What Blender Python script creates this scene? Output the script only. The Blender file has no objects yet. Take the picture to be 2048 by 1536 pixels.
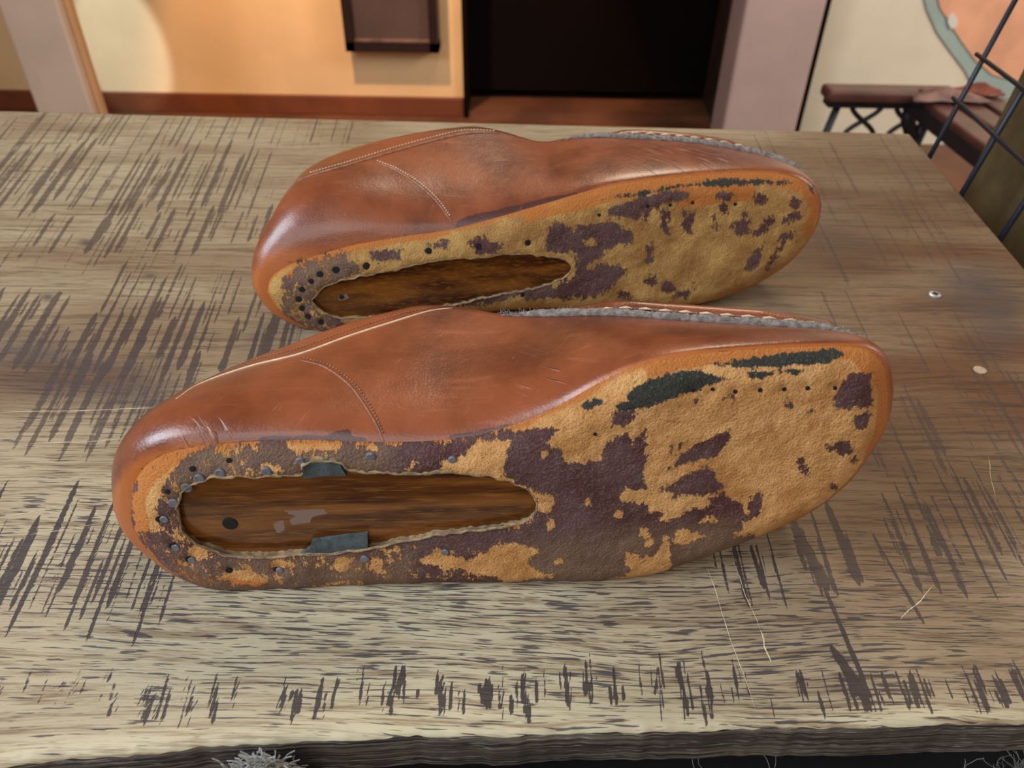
import bpy, math, random
import numpy as np
from mathutils import Vector, Matrix
from mathutils.bvhtree import BVHTree
from mathutils.geometry import delaunay_2d_cdt
random.seed(7); RNG = np.random.default_rng(11)
S = bpy.context.scene

# ------------------------------------------------------------ camera
FPX = 1538.0
PITCH, ROLL = math.radians(38.5), math.radians(1.0)
CAM = Vector((0, 0, .25))
FWD = Vector((0, math.cos(PITCH), -math.sin(PITCH)))
R0 = Vector((1, 0, 0)); U0 = Vector((0, math.sin(PITCH), math.cos(PITCH)))
RGT = R0 * math.cos(ROLL) + U0 * math.sin(ROLL)
UPV = U0 * math.cos(ROLL) - R0 * math.sin(ROLL)
cd = bpy.data.cameras.new('camera'); cam = bpy.data.objects.new('camera', cd); S.collection.objects.link(cam)
cam.matrix_world = Matrix(((RGT.x, UPV.x, -FWD.x, CAM.x), (RGT.y, UPV.y, -FWD.y, CAM.y), (RGT.z, UPV.z, -FWD.z, CAM.z), (0, 0, 0, 1)))
cd.sensor_width = 36; cd.lens = 36 * FPX / 2048; cd.clip_start = .01; cd.clip_end = 50
cd.dof.use_dof = True; cd.dof.focus_distance = .31; cd.dof.aperture_fstop = 15
S.camera = cam
# ------------------------------------------------------------ view, world, lights
S.view_settings.view_transform = 'Standard'; S.view_settings.look = 'None'
S.view_settings.exposure = 0.0; S.view_settings.gamma = 1.0
S.view_settings.use_curve_mapping = False
wd = bpy.data.worlds.new('world'); S.world = wd; wd.use_nodes = True
wd.node_tree.nodes['Background'].inputs[0].default_value = (.80, .82, .9, 1)
wd.node_tree.nodes['Background'].inputs[1].default_value = .10
def area(name, loc, aim, sx, sy, power, col):
    l = bpy.data.lights.new(name, 'AREA'); l.shape = 'RECTANGLE'; l.size = sx; l.size_y = sy
    l.energy = power; l.color = col
    o = bpy.data.objects.new(name, l); S.collection.objects.link(o); o.location = loc
    o.rotation_euler = (Vector(aim) - Vector(loc)).to_track_quat('-Z', 'Y').to_euler()
    return o
def spot(name, loc, aim, power, col, deg, blend, rad=.05):
    l = bpy.data.lights.new(name, 'SPOT'); l.energy = power; l.color = col
    l.spot_size = math.radians(deg); l.spot_blend = blend; l.shadow_soft_size = rad
    o = bpy.data.objects.new(name, l); S.collection.objects.link(o); o.location = loc
    o.rotation_euler = (Vector(aim) - Vector(loc)).to_track_quat('-Z', 'Y').to_euler()
    return o
area('window_daylight', (-1.3, -.15, 1.05), (0, .25, 0), .8, .8, 34, (.74, .86, 1))
area('shop_window_daylight', (-.5, -1.5, 1.3), (0, .3, 0), 1.6, 1.0, 17, (.92, .96, 1))
area('overhead_fill', (.3, 1.7, 1.75), (.2, 1.2, 0), .5, .5, 16, (1, .80, .58))  # overhead fill light added above, no fixture
spot('wall_lamp', (-.62, 2.0, .9), (-.50, 3.0, -.55), 125, (1, .60, .30), 58, .3, .04)
spot('daylight_on_wall', (-1.5, 1.6, 1.2), (-1.47, 3.0, -.56), 260, (.62, .84, 1), 9, .3, .02)
area('right_wall_fill', (2.3, .9, 1.1), (1.3, 2.8, -.5), .8, .8, 40, (1, .95, .88))  # area light added to brighten the right back wall and pillar

# ------------------------------------------------------------ helpers
def ray(px, py): return (RGT * ((px - 1024) / FPX) - UPV * ((py - 768) / FPX) + FWD)
def P(px, py, z=0.0):
    d = ray(px, py); return CAM + d * ((z - CAM.z) / d.z)
def PY(px, py, y):
    d = ray(px, py); return CAM + d * ((y - CAM.y) / d.y)
def PL(px, py, o, n):
    d = ray(px, py); return CAM + d * ((o - CAM).dot(n) / d.dot(n))
def to_px(A):
    A = np.asarray(A, float) - np.array(CAM)
    x, y, z = A @ np.array(RGT), A @ np.array(UPV), A @ np.array(FWD)
    return np.stack([1024 + FPX * x / z, 768 - FPX * y / z], 1)
def link(o, parent=None):
    S.collection.objects.link(o)
    if parent is not None:
        o.parent = parent; o.matrix_parent_inverse = parent.matrix_world.inverted()
    return o
def mesh(name, V, F, mat=None, parent=None, smooth=True, attrs=None):
    me = bpy.data.meshes.new(name); me.from_pydata([tuple(v) for v in V], [], [tuple(f) for f in F]); me.validate()
    if smooth: me.polygons.foreach_set('use_smooth', [True] * len(me.polygons))
    for k, a in (attrs or {}).items():
        at = me.attributes.new(k, 'FLOAT', 'POINT'); at.data.foreach_set('value', np.asarray(a, np.float32))
    me.update(); o = bpy.data.objects.new(name, me)
    if mat: me.materials.append(mat)
    return link(o, parent)
def tag(o, label=None, cat=None, group=None, kind=None):
    if label: o['label'] = label
    if cat: o['category'] = cat
    if group: o['group'] = group
    if kind: o['kind'] = kind
    return o
def empty(name, loc):
    o = bpy.data.objects.new(name, None); o.empty_display_size = .05; o.location = loc; link(o)
    bpy.context.view_layer.update(); return o
def bevel(o, w, n=2):
    m = o.modifiers.new('bevel', 'BEVEL'); m.width = w; m.segments = n; m.limit_method = 'ANGLE'; return o
class MB:
    def __init__(s): s.V = []; s.F = []
    def add(s, V, F):
        n = len(s.V); s.V += [Vector(v) for v in V]; s.F += [[i + n for i in f] for f in F]; return s
    def box(s, x0, x1, y0, y1, z0, z1):
        V = [(x, y, z) for x in (x0, x1) for y in (y0, y1) for z in (z0, z1)]
        return s.hexa(V)
    def hexa(s, V):   # index = 4*i + 2*j + k
        return s.add(V, [(0, 1, 3, 2), (4, 6, 7, 5), (0, 4, 5, 1), (2, 3, 7, 6), (0, 2, 6, 4), (1, 5, 7, 3)])
    def bar(s, a, b, w, h, up=(0, 0, 1)):
        a, b = Vector(a), Vector(b); d = (b - a).normalized(); x = d.cross(Vector(up)).normalized() * w / 2; y = x.normalized().cross(d).normalized() * h / 2
        return s.hexa([p + sx * x + sy * y for p in (a, b) for sx in (-1, 1) for sy in (-1, 1)])
    def tube(s, pts, r, n=8, closed=False):
        pts = [Vector(p) for p in pts]; m = len(pts); V = []; F = []; prev = None
        for i, p in enumerate(pts):
            d = (pts[min(i + 1, m - 1)] - pts[max(i - 1, 0)]).normalized()
            if prev is None: prev = d.orthogonal().normalized()
            x = (prev - d * prev.dot(d)); x = x.normalized() if x.length > 1e-9 else d.orthogonal().normalized()
            prev = x; y = d.cross(x); rr = r[i] if hasattr(r, '__len__') else r
            V += [p + x * rr * math.cos(2 * math.pi * k / n) + y * rr * math.sin(2 * math.pi * k / n) for k in range(n)]
        for i in range(m - 1):
            F += [(i * n + k, i * n + (k + 1) % n, (i + 1) * n + (k + 1) % n, (i + 1) * n + k) for k in range(n)]
        F += [tuple(range(n))[::-1], tuple(range((m - 1) * n, m * n))]
        return s.add(V, F)
    def build(s, name, mat, parent=None, smooth=False): return mesh(name, s.V, s.F, mat, parent, smooth)
def cr(pts, n):
    """Catmull-Rom through pts, resampled to n points by arc length."""
    A = np.array(pts, float); A = np.vstack([2 * A[0] - A[1], A, 2 * A[-1] - A[-2]]); out = []
    for i in range(1, len(A) - 2):
        p0, p1, p2, p3 = A[i - 1:i + 3]
        for t in np.linspace(0, 1, 24, endpoint=False):
            out.append(.5 * ((2 * p1) + (-p0 + p2) * t + (2 * p0 - 5 * p1 + 4 * p2 - p3) * t * t + (-p0 + 3 * p1 - 3 * p2 + p3) * t ** 3))
    out.append(A[-2]); out = np.array(out)
    L = np.r_[0, np.cumsum(np.linalg.norm(np.diff(out[:, :2], axis=0), axis=1))]
    return np.stack([np.interp(np.linspace(0, L[-1], n), L, out[:, k]) for k in range(out.shape[1])], 1)
def sdist(pts, poly):
    """signed distance (inside > 0) of pts (n,2) to a closed polygon."""
    pts = np.asarray(pts, float); poly = np.asarray(poly, float); x, y = pts[:, 0], pts[:, 1]
    d = np.full(len(pts), 1e18); ins = np.zeros(len(pts), bool)
    for a, b in zip(poly, np.roll(poly, -1, 0)):
        e = b - a; t = np.clip(((pts - a) @ e) / max(e @ e, 1e-18), 0, 1)
        d = np.minimum(d, np.sum((pts - a - t[:, None] * e) ** 2, 1))
        c = (a[1] > y) != (b[1] > y)
        if c.any(): ins ^= c & (x < (b[0] - a[0]) * (y - a[1]) / ((b[1] - a[1]) if b[1] != a[1] else 1e-12) + a[0])
    return np.where(ins, 1, -1) * np.sqrt(d)
def vnoise(x, y, seed=0):
    """smooth value noise for numpy arrays"""
    xi, yi = np.floor(x).astype(int), np.floor(y).astype(int); fx, fy = x - xi, y - yi
    fx = fx * fx * (3 - 2 * fx); fy = fy * fy * (3 - 2 * fy)
    def h(a, b):
        n = (a * 374761393 + b * 668265263 + seed * 1442695041) & 0xffffffff
        n = ((n ^ (n >> 13)) * 1274126177) & 0xffffffff
        return ((n ^ (n >> 16)) & 0xffff) / 65535.
    return (h(xi, yi) * (1 - fx) + h(xi + 1, yi) * fx) * (1 - fy) + (h(xi, yi + 1) * (1 - fx) + h(xi + 1, yi + 1) * fx) * fy

# ------------------------------------------------------------ node materials
def lin(c):
    c = [v / 255 for v in c]; return tuple((v / 12.92 if v <= .04045 else ((v + .055) / 1.055) ** 2.4) for v in c) + (1,)
class NT:
    def __init__(s, name):
        s.m = bpy.data.materials.new(name); s.m.use_nodes = True; s.t = s.m.node_tree; s.n = s.t.nodes; s.b = s.n['Principled BSDF']
        s.tc = s.n.new('ShaderNodeTexCoord')
    def L(s, a, b): s.t.links.new(a, b)
    def inp(s, sock, v):
        if hasattr(v, 'is_output'): s.L(v, sock)
        elif isinstance(v, (int, float)) and sock.type == 'RGBA': sock.default_value = (v, v, v, 1)
        else: sock.default_value = v
    def map(s, scale, rot=(0, 0, 0), src=None, loc=(0, 0, 0)):
        m = s.n.new('ShaderNodeMapping'); s.L(src or s.tc.outputs['Object'], m.inputs[0]); m.inputs['Scale'].default_value = scale
        m.inputs['Rotation'].default_value = rot; m.inputs['Location'].default_value = loc; return m.outputs[0]
    def noise(s, vec, scale, detail=3, rough=.55, dist=0):
        n = s.n.new('ShaderNodeTexNoise'); s.L(vec, n.inputs['Vector']); n.inputs['Scale'].default_value = scale
        n.inputs['Detail'].default_value = detail; n.inputs['Roughness'].default_value = rough; n.inputs['Distortion'].default_value = dist; return n.outputs[0]
    def vor(s, vec, scale, feat='F1'):
        n = s.n.new('ShaderNodeTexVoronoi'); n.feature = feat; s.L(vec, n.inputs['Vector']); n.inputs['Scale'].default_value = scale; return n.outputs[0]
    def attr(s, name):
        n = s.n.new('ShaderNodeAttribute'); n.attribute_name = name; return n.outputs['Fac']
    def ramp(s, f, lo, hi, a=0., b=1.):
        n = s.n.new('ShaderNodeMapRange'); s.inp(n.inputs[0], f); n.interpolation_type = 'SMOOTHSTEP'
        for i, v in zip((1, 2, 3, 4), (lo, hi, a, b)): n.inputs[i].default_value = v
        return n.outputs[0]
    def math(s, op, a, b=0., c=None):
        n = s.n.new('ShaderNodeMath'); n.operation = op; s.inp(n.inputs[0], a); s.inp(n.inputs[1], b)
        if c is not None: s.inp(n.inputs[2], c)
        return n.outputs[0]
    def mix(s, f, a, b, mode='MIX'):
        n = s.n.new('ShaderNodeMix'); n.data_type = 'RGBA'; n.blend_type = mode; s.inp(n.inputs[0], f); s.inp(n.inputs[6], a); s.inp(n.inputs[7], b); return n.outputs[2]
    def bump(s, h, strength, dist=.001, prev=None):
        n = s.n.new('ShaderNodeBump'); s.inp(n.inputs['Height'], h); n.inputs['Strength'].default_value = strength; n.inputs['Distance'].default_value = dist
        if prev is not None: s.L(prev, n.inputs['Normal'])
        return n.outputs[0]
    def out(s, col, rough=.5, normal=None, spec=.5, metal=0., coat=0., coat_r=.2):
        s.inp(s.b.inputs['Base Color'], col); s.inp(s.b.inputs['Roughness'], rough); s.b.inputs['Specular IOR Level'].default_value = spec
        s.b.inputs['Metallic'].default_value = metal; s.b.inputs['Coat Weight'].default_value = coat; s.b.inputs['Coat Roughness'].default_value = coat_r
        if normal is not None: s.L(normal, s.b.inputs['Normal'])
        return s.m
def plain(name, c, rough=.6, var=.15, scale=8., bump=0., metal=0., spec=.5):
    t = NT(name); v = t.map((1, 1, 1)); n = t.noise(v, scale, 5)
    a = lin(c); d = tuple(x * (1 - var * 2) for x in a[:3]) + (1,)
    col = t.mix(t.ramp(n, .35, .65), d, a)
    return t.out(col, rough, t.bump(t.noise(v, scale * 12, 4), bump, .002) if bump else None, spec, metal)

def table_mat():
    t = NT('rough_sawn_oak'); o = t.tc.outputs['Object']
    warp = t.noise(t.map((3, 9, 1)), 1, 3)
    wv = t.n.new('ShaderNodeCombineXYZ'); t.inp(wv.inputs[1], t.math('MULTIPLY', t.math('SUBTRACT', warp, .5), .035))
    va = t.n.new('ShaderNodeVectorMath'); va.operation = 'ADD'; t.L(o, va.inputs[0]); t.L(wv.outputs[0], va.inputs[1]); g = va.outputs[0]
    grain = t.noise(t.map((14, 330, 1), src=g), 1, 6, .65)
    fine = t.noise(t.map((60, 1500, 1), src=g), 1, 4, .7)
    big = t.noise(t.map((6, 22, 1), src=g), 1, 4, .6)
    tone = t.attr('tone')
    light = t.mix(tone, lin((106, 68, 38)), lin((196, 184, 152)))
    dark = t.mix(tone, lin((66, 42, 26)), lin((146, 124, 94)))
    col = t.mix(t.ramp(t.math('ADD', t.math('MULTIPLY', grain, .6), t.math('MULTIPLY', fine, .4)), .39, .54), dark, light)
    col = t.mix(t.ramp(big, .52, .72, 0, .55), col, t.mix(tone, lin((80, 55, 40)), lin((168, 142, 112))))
    # dark pores along the grain
    pore = t.math('ADD', t.math('MULTIPLY', t.noise(t.map((70, 1150, 1), src=g), 1, 2, .5), .85), t.math('MULTIPLY', t.noise(t.map((26, 120, 1), src=g), 1, 2), .15))
    pfac = t.ramp(t.math('ADD', pore, t.math('MULTIPLY', t.attr('pore'), .125)), .66, .695)
    col = t.mix(t.math('MULTIPLY', pfac, .85), col, lin((52, 48, 56)))
    # saw marks across the grain
    brk = t.noise(t.map((900, 60, 1)), 1, 3, .6)
    brk2 = t.noise(t.map((60, 520, 1), src=g), 1, 3, .6)
    sm = t.math('ADD', t.attr('saw'), t.math('ADD', t.math('MULTIPLY', t.math('SUBTRACT', brk, .5), .9), t.math('MULTIPLY', t.math('SUBTRACT', brk2, .5), .9)))
    sfac = t.ramp(sm, .34, .56)
    sawcol = t.mix(t.noise(t.map((40, 40, 1)), 1, 2), lin((46, 42, 48)), lin((76, 60, 54)))
    col = t.mix(t.math('MULTIPLY', sfac, t.attr('sawk')), col, sawcol)
    # grey stains and pale scratches
    col = t.mix(t.math('MULTIPLY', t.attr('stain'), t.ramp(t.noise(t.map((30, 90, 1)), 1, 4), .3, .6, .45, 1)), col, lin((78, 68, 66)))
    sc = t.ramp(t.math('ADD', t.attr('scratch'), t.math('MULTIPLY', t.math('SUBTRACT', brk, .5), .4)), .4, .6)
    col = t.mix(sc, col, lin((226, 212, 176)))
    h = t.math('SUBTRACT', t.math('ADD', t.math('MULTIPLY', grain, .5), t.math('MULTIPLY', fine, .4)), t.math('ADD', t.math('MULTIPLY', pfac, .4), t.math('MULTIPLY', sfac, .35)))
    return t.out(col, t.ramp(fine, .3, .7, .38, .58), t.bump(h, .55, .0012), .45)
def edge_mat():
    t = NT('weathered_edge_wood'); g = t.noise(t.map((14, 14, 900)), 1, 6, .7); b = t.noise(t.map((9, 9, 200)), 1, 4)
    col = t.mix(t.ramp(g, .40, .58), lin((40, 36, 34)), lin((128, 114, 98)))
    col = t.mix(t.ramp(b, .45, .7), col, lin((72, 62, 54)))
    col = t.mix(t.ramp(t.noise(t.map((90, 90, 1300)), 1, 3, .6), .58, .68, 0, .8), col, lin((176, 170, 158)))
    return t.out(col, .75, t.bump(g, .8, .002), .3)
def leather_mat():
    t = NT('brown_calf_leather'); v = t.map((1, 1, 1))
    n1 = t.noise(v, 28, 5, .6); n2 = t.noise(v, 9, 3); streak = t.noise(t.map((25, 220, 220)), 1, 5, .65)
    col = t.mix(t.ramp(n1, .3, .7), lin((92, 43, 24)), lin((136, 70, 38)))
    col = t.mix(t.ramp(n2, .45, .7, 0, .55), col, lin((158, 84, 46)))
    col = t.mix(t.ramp(streak, .55, .75, 0, .32), col, lin((176, 104, 72)))
    e = t.math('ADD', t.attr('edge'), t.math('MULTIPLY', t.math('SUBTRACT', n1, .5), .5))
    col = t.mix(t.ramp(e, .35, .75, 0, .85), col, lin((176, 98, 44)))
    dk = t.math('ADD', t.attr('stain'), t.math('MULTIPLY', t.math('SUBTRACT', t.noise(t.map((150, 400, 400)), 1, 4, .7), .5), .9))
    col = t.mix(t.ramp(dk, .45, .6, 0, .9), col, lin((72, 34, 30)))
    bl = t.math('ADD', t.attr('black'), t.math('MULTIPLY', t.math('SUBTRACT', t.noise(t.map((200, 700, 700)), 1, 4, .7), .5), 1.1))
    col = t.mix(t.ramp(bl, .45, .62, 0, .9), col, lin((44, 42, 38)))
    cre = t.noise(t.map((240, 1500, 1500)), 1, 3); cr1 = t.vor(v, 950)
    b = t.bump(cr1, .10, .0006); b = t.bump(cre, .22, .0004, b); b = t.bump(n1, .25, .003, b)
    cn = t.ramp(t.noise(t.map((330, 36, 36), src=t.map((1, 1, 1), (0, 0, -.75))), 1, 3, .5), .55, .68)
    cv = t.math('MULTIPLY', t.attr('crease'), cn)
    b = t.bump(cv, 1., .0012, b); col = t.mix(t.math('MULTIPLY', cv, .45), col, lin((206, 150, 126)))
    sr = t.ramp(t.noise(t.map((1400, 90, 90), src=t.map((1, 1, 1), (0, 0, .5))), 1, 3, .6), .66, .74, 0, .3)
    col = t.mix(sr, col, lin((196, 128, 96)))
    return t.out(col, t.ramp(n1, .3, .7, .30, .42), b, .5, 0, .26, .2)
def suede_mat(back):
    t = NT('rough_leather_bottom' + ('_far' if back else '')); v = t.map((1, 1, 1))
    n = t.noise(v, 60, 4); gr = t.noise(v, 900, 4, .6); fl = t.noise(v, 1700, 3, .6)
    ta, tb = (lin((196, 152, 88)), lin((166, 120, 66))) if back else (lin((222, 166, 104)), lin((196, 138, 78)))
    col = t.mix(t.ramp(n, .35, .65), ta, tb)
    col = t.mix(t.ramp(gr, .30, .46, .45, 0), col, lin((120, 74, 36)))
    col = t.mix(t.ramp(fl, .64, .74, 0, .5), col, lin((232, 196, 140)))
    o = t.math('ADD', t.attr('orange'), t.math('MULTIPLY', t.math('SUBTRACT', n, .5), .6))
    col = t.mix(t.ramp(o, .4, .65, 0, .85), col, lin((190, 112, 48)))
    pk = t.math('ADD', t.math('MULTIPLY', t.math('SUBTRACT', t.noise(v, 150, 8, .78), .5), 1.15), t.math('MULTIPLY', t.math('SUBTRACT', t.noise(t.map((700, 260, 260)), 1, 5, .75), .5), .75))
    d = t.math('ADD', t.attr('dark'), pk); df = t.ramp(d, .478, .522)
    dn = t.noise(t.map((700, 60, 60)), 1, 4, .6)
    dc = t.mix(t.ramp(t.noise(v, 45, 4), .35, .65), lin((84, 46, 44)), lin((98, 70, 68)))
    dc = t.mix(t.ramp(t.noise(v, 900, 3, .7), .5, .75, 0, .6), dc, lin((150, 120, 104)))
    dc = t.mix(t.math('MULTIPLY', t.attr('grey'), t.ramp(n, .3, .7, .5, 1)), dc, lin((126, 98, 76)))
    col = t.mix(df, col, dc)
    bl = t.math('ADD', t.attr('black'), t.math('MULTIPLY', pk, 1.0)); bf = t.ramp(bl, .46, .56)
    col = t.mix(bf, col, t.mix(t.ramp(fl, .5, .7), lin((52, 52, 46)), lin((92, 88, 72))))
    h = t.math('SUBTRACT', t.math('ADD', t.math('MULTIPLY', gr, .8), t.math('MULTIPLY', fl, .3)), t.math('MULTIPLY', df, .25))
    return t.out(col, t.ramp(df, 0, 1, .85, .52), t.bump(h, .95, .0015), .35)
def last_mat():
    t = NT('varnished_last_wood'); v = t.map((14, 160, 160)); g = t.noise(v, 1, 4, .5, .3); w = t.noise(t.map((30, 1300, 1300)), 1, 4, .6)
    col = t.mix(t.ramp(g, .30, .68), lin((58, 26, 14)), lin((124, 74, 28)))
    col = t.mix(t.ramp(w, .5, .7, 0, .45), col, lin((160, 108, 48)))
    ft = t.math('ADD', t.attr('flake'), t.math('MULTIPLY', t.math('SUBTRACT', t.noise(t.map((120, 700, 700)), 1, 4), .5), .7))
    ff = t.ramp(ft, .45, .52); col = t.mix(ff, col, lin((128, 104, 92)))
    return t.out(col, t.ramp(ff, 0, 1, .2, .6), t.bump(g, .15, .001), .4, 0, .35, .12)

M = dict(table=table_mat(), edge=edge_mat(), leather=leather_mat(), suede=suede_mat(False), suede_far=suede_mat(True), last=last_mat())
M['cut'] = plain('frayed_cut_edge', (168, 156, 146), .9, .25, 500, .6)
M['lip'] = plain('pale_cut_leather', (190, 160, 118), .9, .25, 400, .6)
M['pale_thread'] = plain('pale_thread', (222, 190, 156), .8, .1, 300)
M['thread'] = plain('brown_thread', (160, 110, 84), .7, .2, 300)
M['tack'] = plain('steel_tack', (124, 124, 132), .5, .15, 900, 0, .3)
M['hole'] = plain('hole_dark', (20, 15, 14), .9, .1, 50)
M['shim'] = plain('slate_blue_reinforcement', (82, 94, 96), .5, .25, 220, .5)
M['white'] = plain('white_speck', (225, 220, 210), .7, .1, 300)
M['scratch'] = plain('pale_raised_scratch', (224, 206, 168), .7, .1, 300)
M['screw'] = plain('zinc_screw', (205, 205, 205), .35, .1, 300, 0, .6)
M['plug'] = plain('pale_plug', (186, 166, 136), .7, .1, 300)
M['wire'] = plain('black_coated_wire', (30, 36, 48), .45, .1, 60)
M['rust'] = plain('dark_olive_wood', (86, 76, 48), .5, .25, 14, .3)
M['wall'] = plain('warm_plaster', (230, 192, 144), .85, .05, 3)
M['cream'] = plain('cream_plaster', (226, 214, 190), .85, .05, 3)
M['pillar'] = plain('pinkish_plaster', (182, 156, 148), .8, .05, 5)
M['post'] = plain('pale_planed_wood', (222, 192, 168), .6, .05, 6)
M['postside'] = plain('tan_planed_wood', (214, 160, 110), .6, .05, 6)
M['base'] = plain('brown_baseboard', (120, 62, 32), .5, .12, 6)
M['dkwood'] = plain('dark_door_wood', (62, 40, 30), .55, .2, 6)
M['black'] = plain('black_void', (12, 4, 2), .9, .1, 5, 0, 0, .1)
M['floor'] = plain('dark_floorboards', (112, 70, 50), .45, .2, 5)
M['frame'] = plain('dark_frame', (38, 20, 14), .35, .15, 10)
M['glass'] = plain('brown_panel', (84, 66, 60), .4, .1, 4)
M['iron'] = plain('cast_iron', (26, 26, 34), .5, .15, 30, .2)
M['benchwood'] = plain('brown_bench_wood', (92, 56, 50), .35, .2, 14)
M['scrap'] = plain('brown_leather_scrap', (134, 100, 92), .6, .25, 25, .3)
M['redleather'] = plain('red_brown_leather', (126, 60, 42), .6, .2, 25)
M['teal'] = plain('grey_blue_paint', (160, 178, 170), .8, .06, 6)
M['peach'] = plain('peach_paint', (236, 172, 136), .8, .1, 6)
M['fleece'] = plain('grey_wool', (158, 158, 154), .95, .2, 80)
M['shade_fill'] = plain('black_shade_fill', (14, 13, 14), .9, .1, 30)  # black put in for the dark below the table edge

# ------------------------------------------------------------ room
FLOOR = -.80; WY = 3.0; WR = 2.78
def struct(name, V, F, mat): o = mesh(name, V, F, mat, None, False); o['kind'] = 'structure'; return o
def box_s(name, x0, x1, y0, y1, z0, z1, mat, bev=0):
    b = MB().box(x0, x1, y0, y1, z0, z1); o = b.build(name, mat); o['kind'] = 'structure'
    if bev: bevel(o, bev)
    return o
XL = PY(928, 100, WY).x; XR = PY(1440, 100, WY).x
box_s('floor', -3.2, 3.2, -2.2, 6.0, FLOOR - .05, FLOOR, M['floor'])
box_s('ceiling', -3.2, 3.2, -2.2, 6.0, 1.95, 2.0, M['cream'])
box_s('wall_back', -3.2, XL, WY, WY + .12, FLOOR, 1.95, M['wall'])
box_s('wall_left', -3.3, -3.2, -2.2, 6.0, FLOOR, 1.95, M['cream'])
box_s('wall_right', 3.2, 3.3, -2.2, 6.0, FLOOR, 1.95, M['cream'])
box_s('wall_front', -3.2, 3.2, -2.3, -2.2, FLOOR, 1.95, M['cream'])
PX0 = PY(1456, 200, 2.6).x; PX1 = PY(1619, 150, 2.6).x
box_s('wall_back_right', PX1 - .02, 3.2, WR, WY + .12, FLOOR, 1.95, M['cream'])
box_s('wall_back_lintel', XL, XR + .12, WY, WY + .12, 1.3, 1.95, M['wall'])
box_s('wall_passage', XL - .02, XR + .3, WY + 1.5, WY + 1.6, FLOOR, 1.95, M['black'])  # passage walls coloured black for its darkness
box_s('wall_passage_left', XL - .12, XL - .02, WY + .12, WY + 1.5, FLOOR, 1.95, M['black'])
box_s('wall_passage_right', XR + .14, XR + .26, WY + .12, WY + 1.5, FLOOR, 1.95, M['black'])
bz = PY(560, 188, WY).z
box_s('baseboard_back', -3.2, XL - .005, WY - .018, WY, FLOOR, bz, M['base'], .003)
box_s('dark_gap_1', PX1 + .001, PX1 + .016, 2.61, WR, FLOOR, 1.95, M['black'])  # black strip standing in for the dark gap beside the pillar
box_s('wall_back_stub', XR + .13, PX1 - .03, WY, WY + .12, FLOOR, 1.95, M['cream'])
# door frame at the dark passage
dr = empty('door_1', (XL, WY, FLOOR)); dr['kind'] = 'structure'
MB().box(XL - .004, XL + .014, WY - .03, WY + .14, FLOOR, 1.3).build('door_frame_left', M['black'], dr)
MB().box(XR - .0, XR + .13, WY - .03, WY + .14, FLOOR, 1.3).build('door_frame_right', M['dkwood'], dr)
MB().box(XL, XR + .13, WY - .03, WY + .14, 1.25, 1.32).build('door_frame_head', M['dkwood'], dr)
MB().box(XL + .014, XR, WY + .16, WY + .2, PY(1100, 182, WY + .16).z, 1.25).build('passage_dark_sheet', M['black'], dr)  # black sheet standing in for the dark of the open passage
MB().box(XL + .014, XR, WY - .02, WY + .16, FLOOR, FLOOR + .02).build('door_sill', M['floor'], dr)
# pinkish pillar
pl = MB().box(PX0, PX1, 2.6, 2.775, FLOOR, 1.95).build('plaster_pillar', M['pillar']); bevel(pl, .01)
tag(pl, 'pinkish plaster pillar to the right of the dark doorway', 'pillar')
# pale timber post left
a = PY(-8, 0, 2.0); b = PY(112, 0, 2.0)
po = empty('timber_post', ((a.x + b.x) / 2, 2.1, FLOOR)); tag(po, 'pale pinkish timber post on the far left of the wall', 'post')
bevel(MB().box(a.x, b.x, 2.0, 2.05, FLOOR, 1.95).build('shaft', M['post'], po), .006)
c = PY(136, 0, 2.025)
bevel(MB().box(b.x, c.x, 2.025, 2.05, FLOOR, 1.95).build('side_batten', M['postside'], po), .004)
# framed panel low on the wall
fr = empty('framed_panel', tuple(PY(785, 100, WY))); tag(fr, 'dark framed brown panel hanging low on the warm orange wall', 'frame')
fy = WY - .07; p0 = PY(694, 100, fy); p1 = PY(878, 92, fy)
fb = p0.z; bw = .032
m = MB(); m.box(p0.x, p0.x + bw, fy - .02, WY, fb, .25).box(p1.x - bw, p1.x, fy - .02, WY, fb, .25).box(p0.x, p1.x, fy - .02, WY, fb, fb + bw).box(p0.x, p1.x, fy - .02, WY, .25 - bw, .25)
m.build('frame', M['frame'], fr)
MB().box(p0.x + bw, p1.x - bw, fy + .01, fy + .02, fb + bw, .25 - bw).build('panel', M['glass'], fr)
MB().box(p0.x + bw, p1.x - bw, fy - .005, fy + .01, fb + bw, fb + bw + .006).build('ledge', M['scrap'], fr)
# painted shape on the cream wall
def flat(name, pix, y, mat, th=.004):
    pts = [PY(x, yy, y) for x, yy in pix]; n = len(pts)
    V = [(p.x, y, p.z) for p in pts] + [(p.x, y + th, p.z) for p in pts]
    F = [tuple(range(n)), tuple(range(n, 2 * n))[::-1]] + [(i, n + i, n + (i + 1) % n, (i + 1) % n) for i in range(n)]
    return mesh(name, V, F, mat, None, False)
mu = flat('wall_painting', [(1840, -40), (1855, 20), (1875, 65), (1900, 100), (1930, 140), (1945, 170), (1975, 190), (2020, 200), (2100, 215), (2300, 230), (2300, -40)], WR - .008, M['teal'])
tag(mu, 'grey-blue curved painted band on the cream wall, edging the peach shape', 'painting')
mp = flat('peach_shape', [(1868, -40), (1880, 15), (1905, 55), (1925, 85), (1950, 120), (1985, 150), (2040, 165), (2300, 190), (2300, -40)], WR - .013, M['peach'])
tag(mp, 'large peach shape painted on the cream wall behind the wire grid', 'painting')
mc = flat('paper_scrap', [(1897, 32), (1905, 26), (1915, 38), (1914, 54), (1902, 58), (1896, 46)], WR - .017, M['white'])
tag(mc, 'tiny pale pink scrap on the edge of the peach wall shape', 'scrap')
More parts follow.
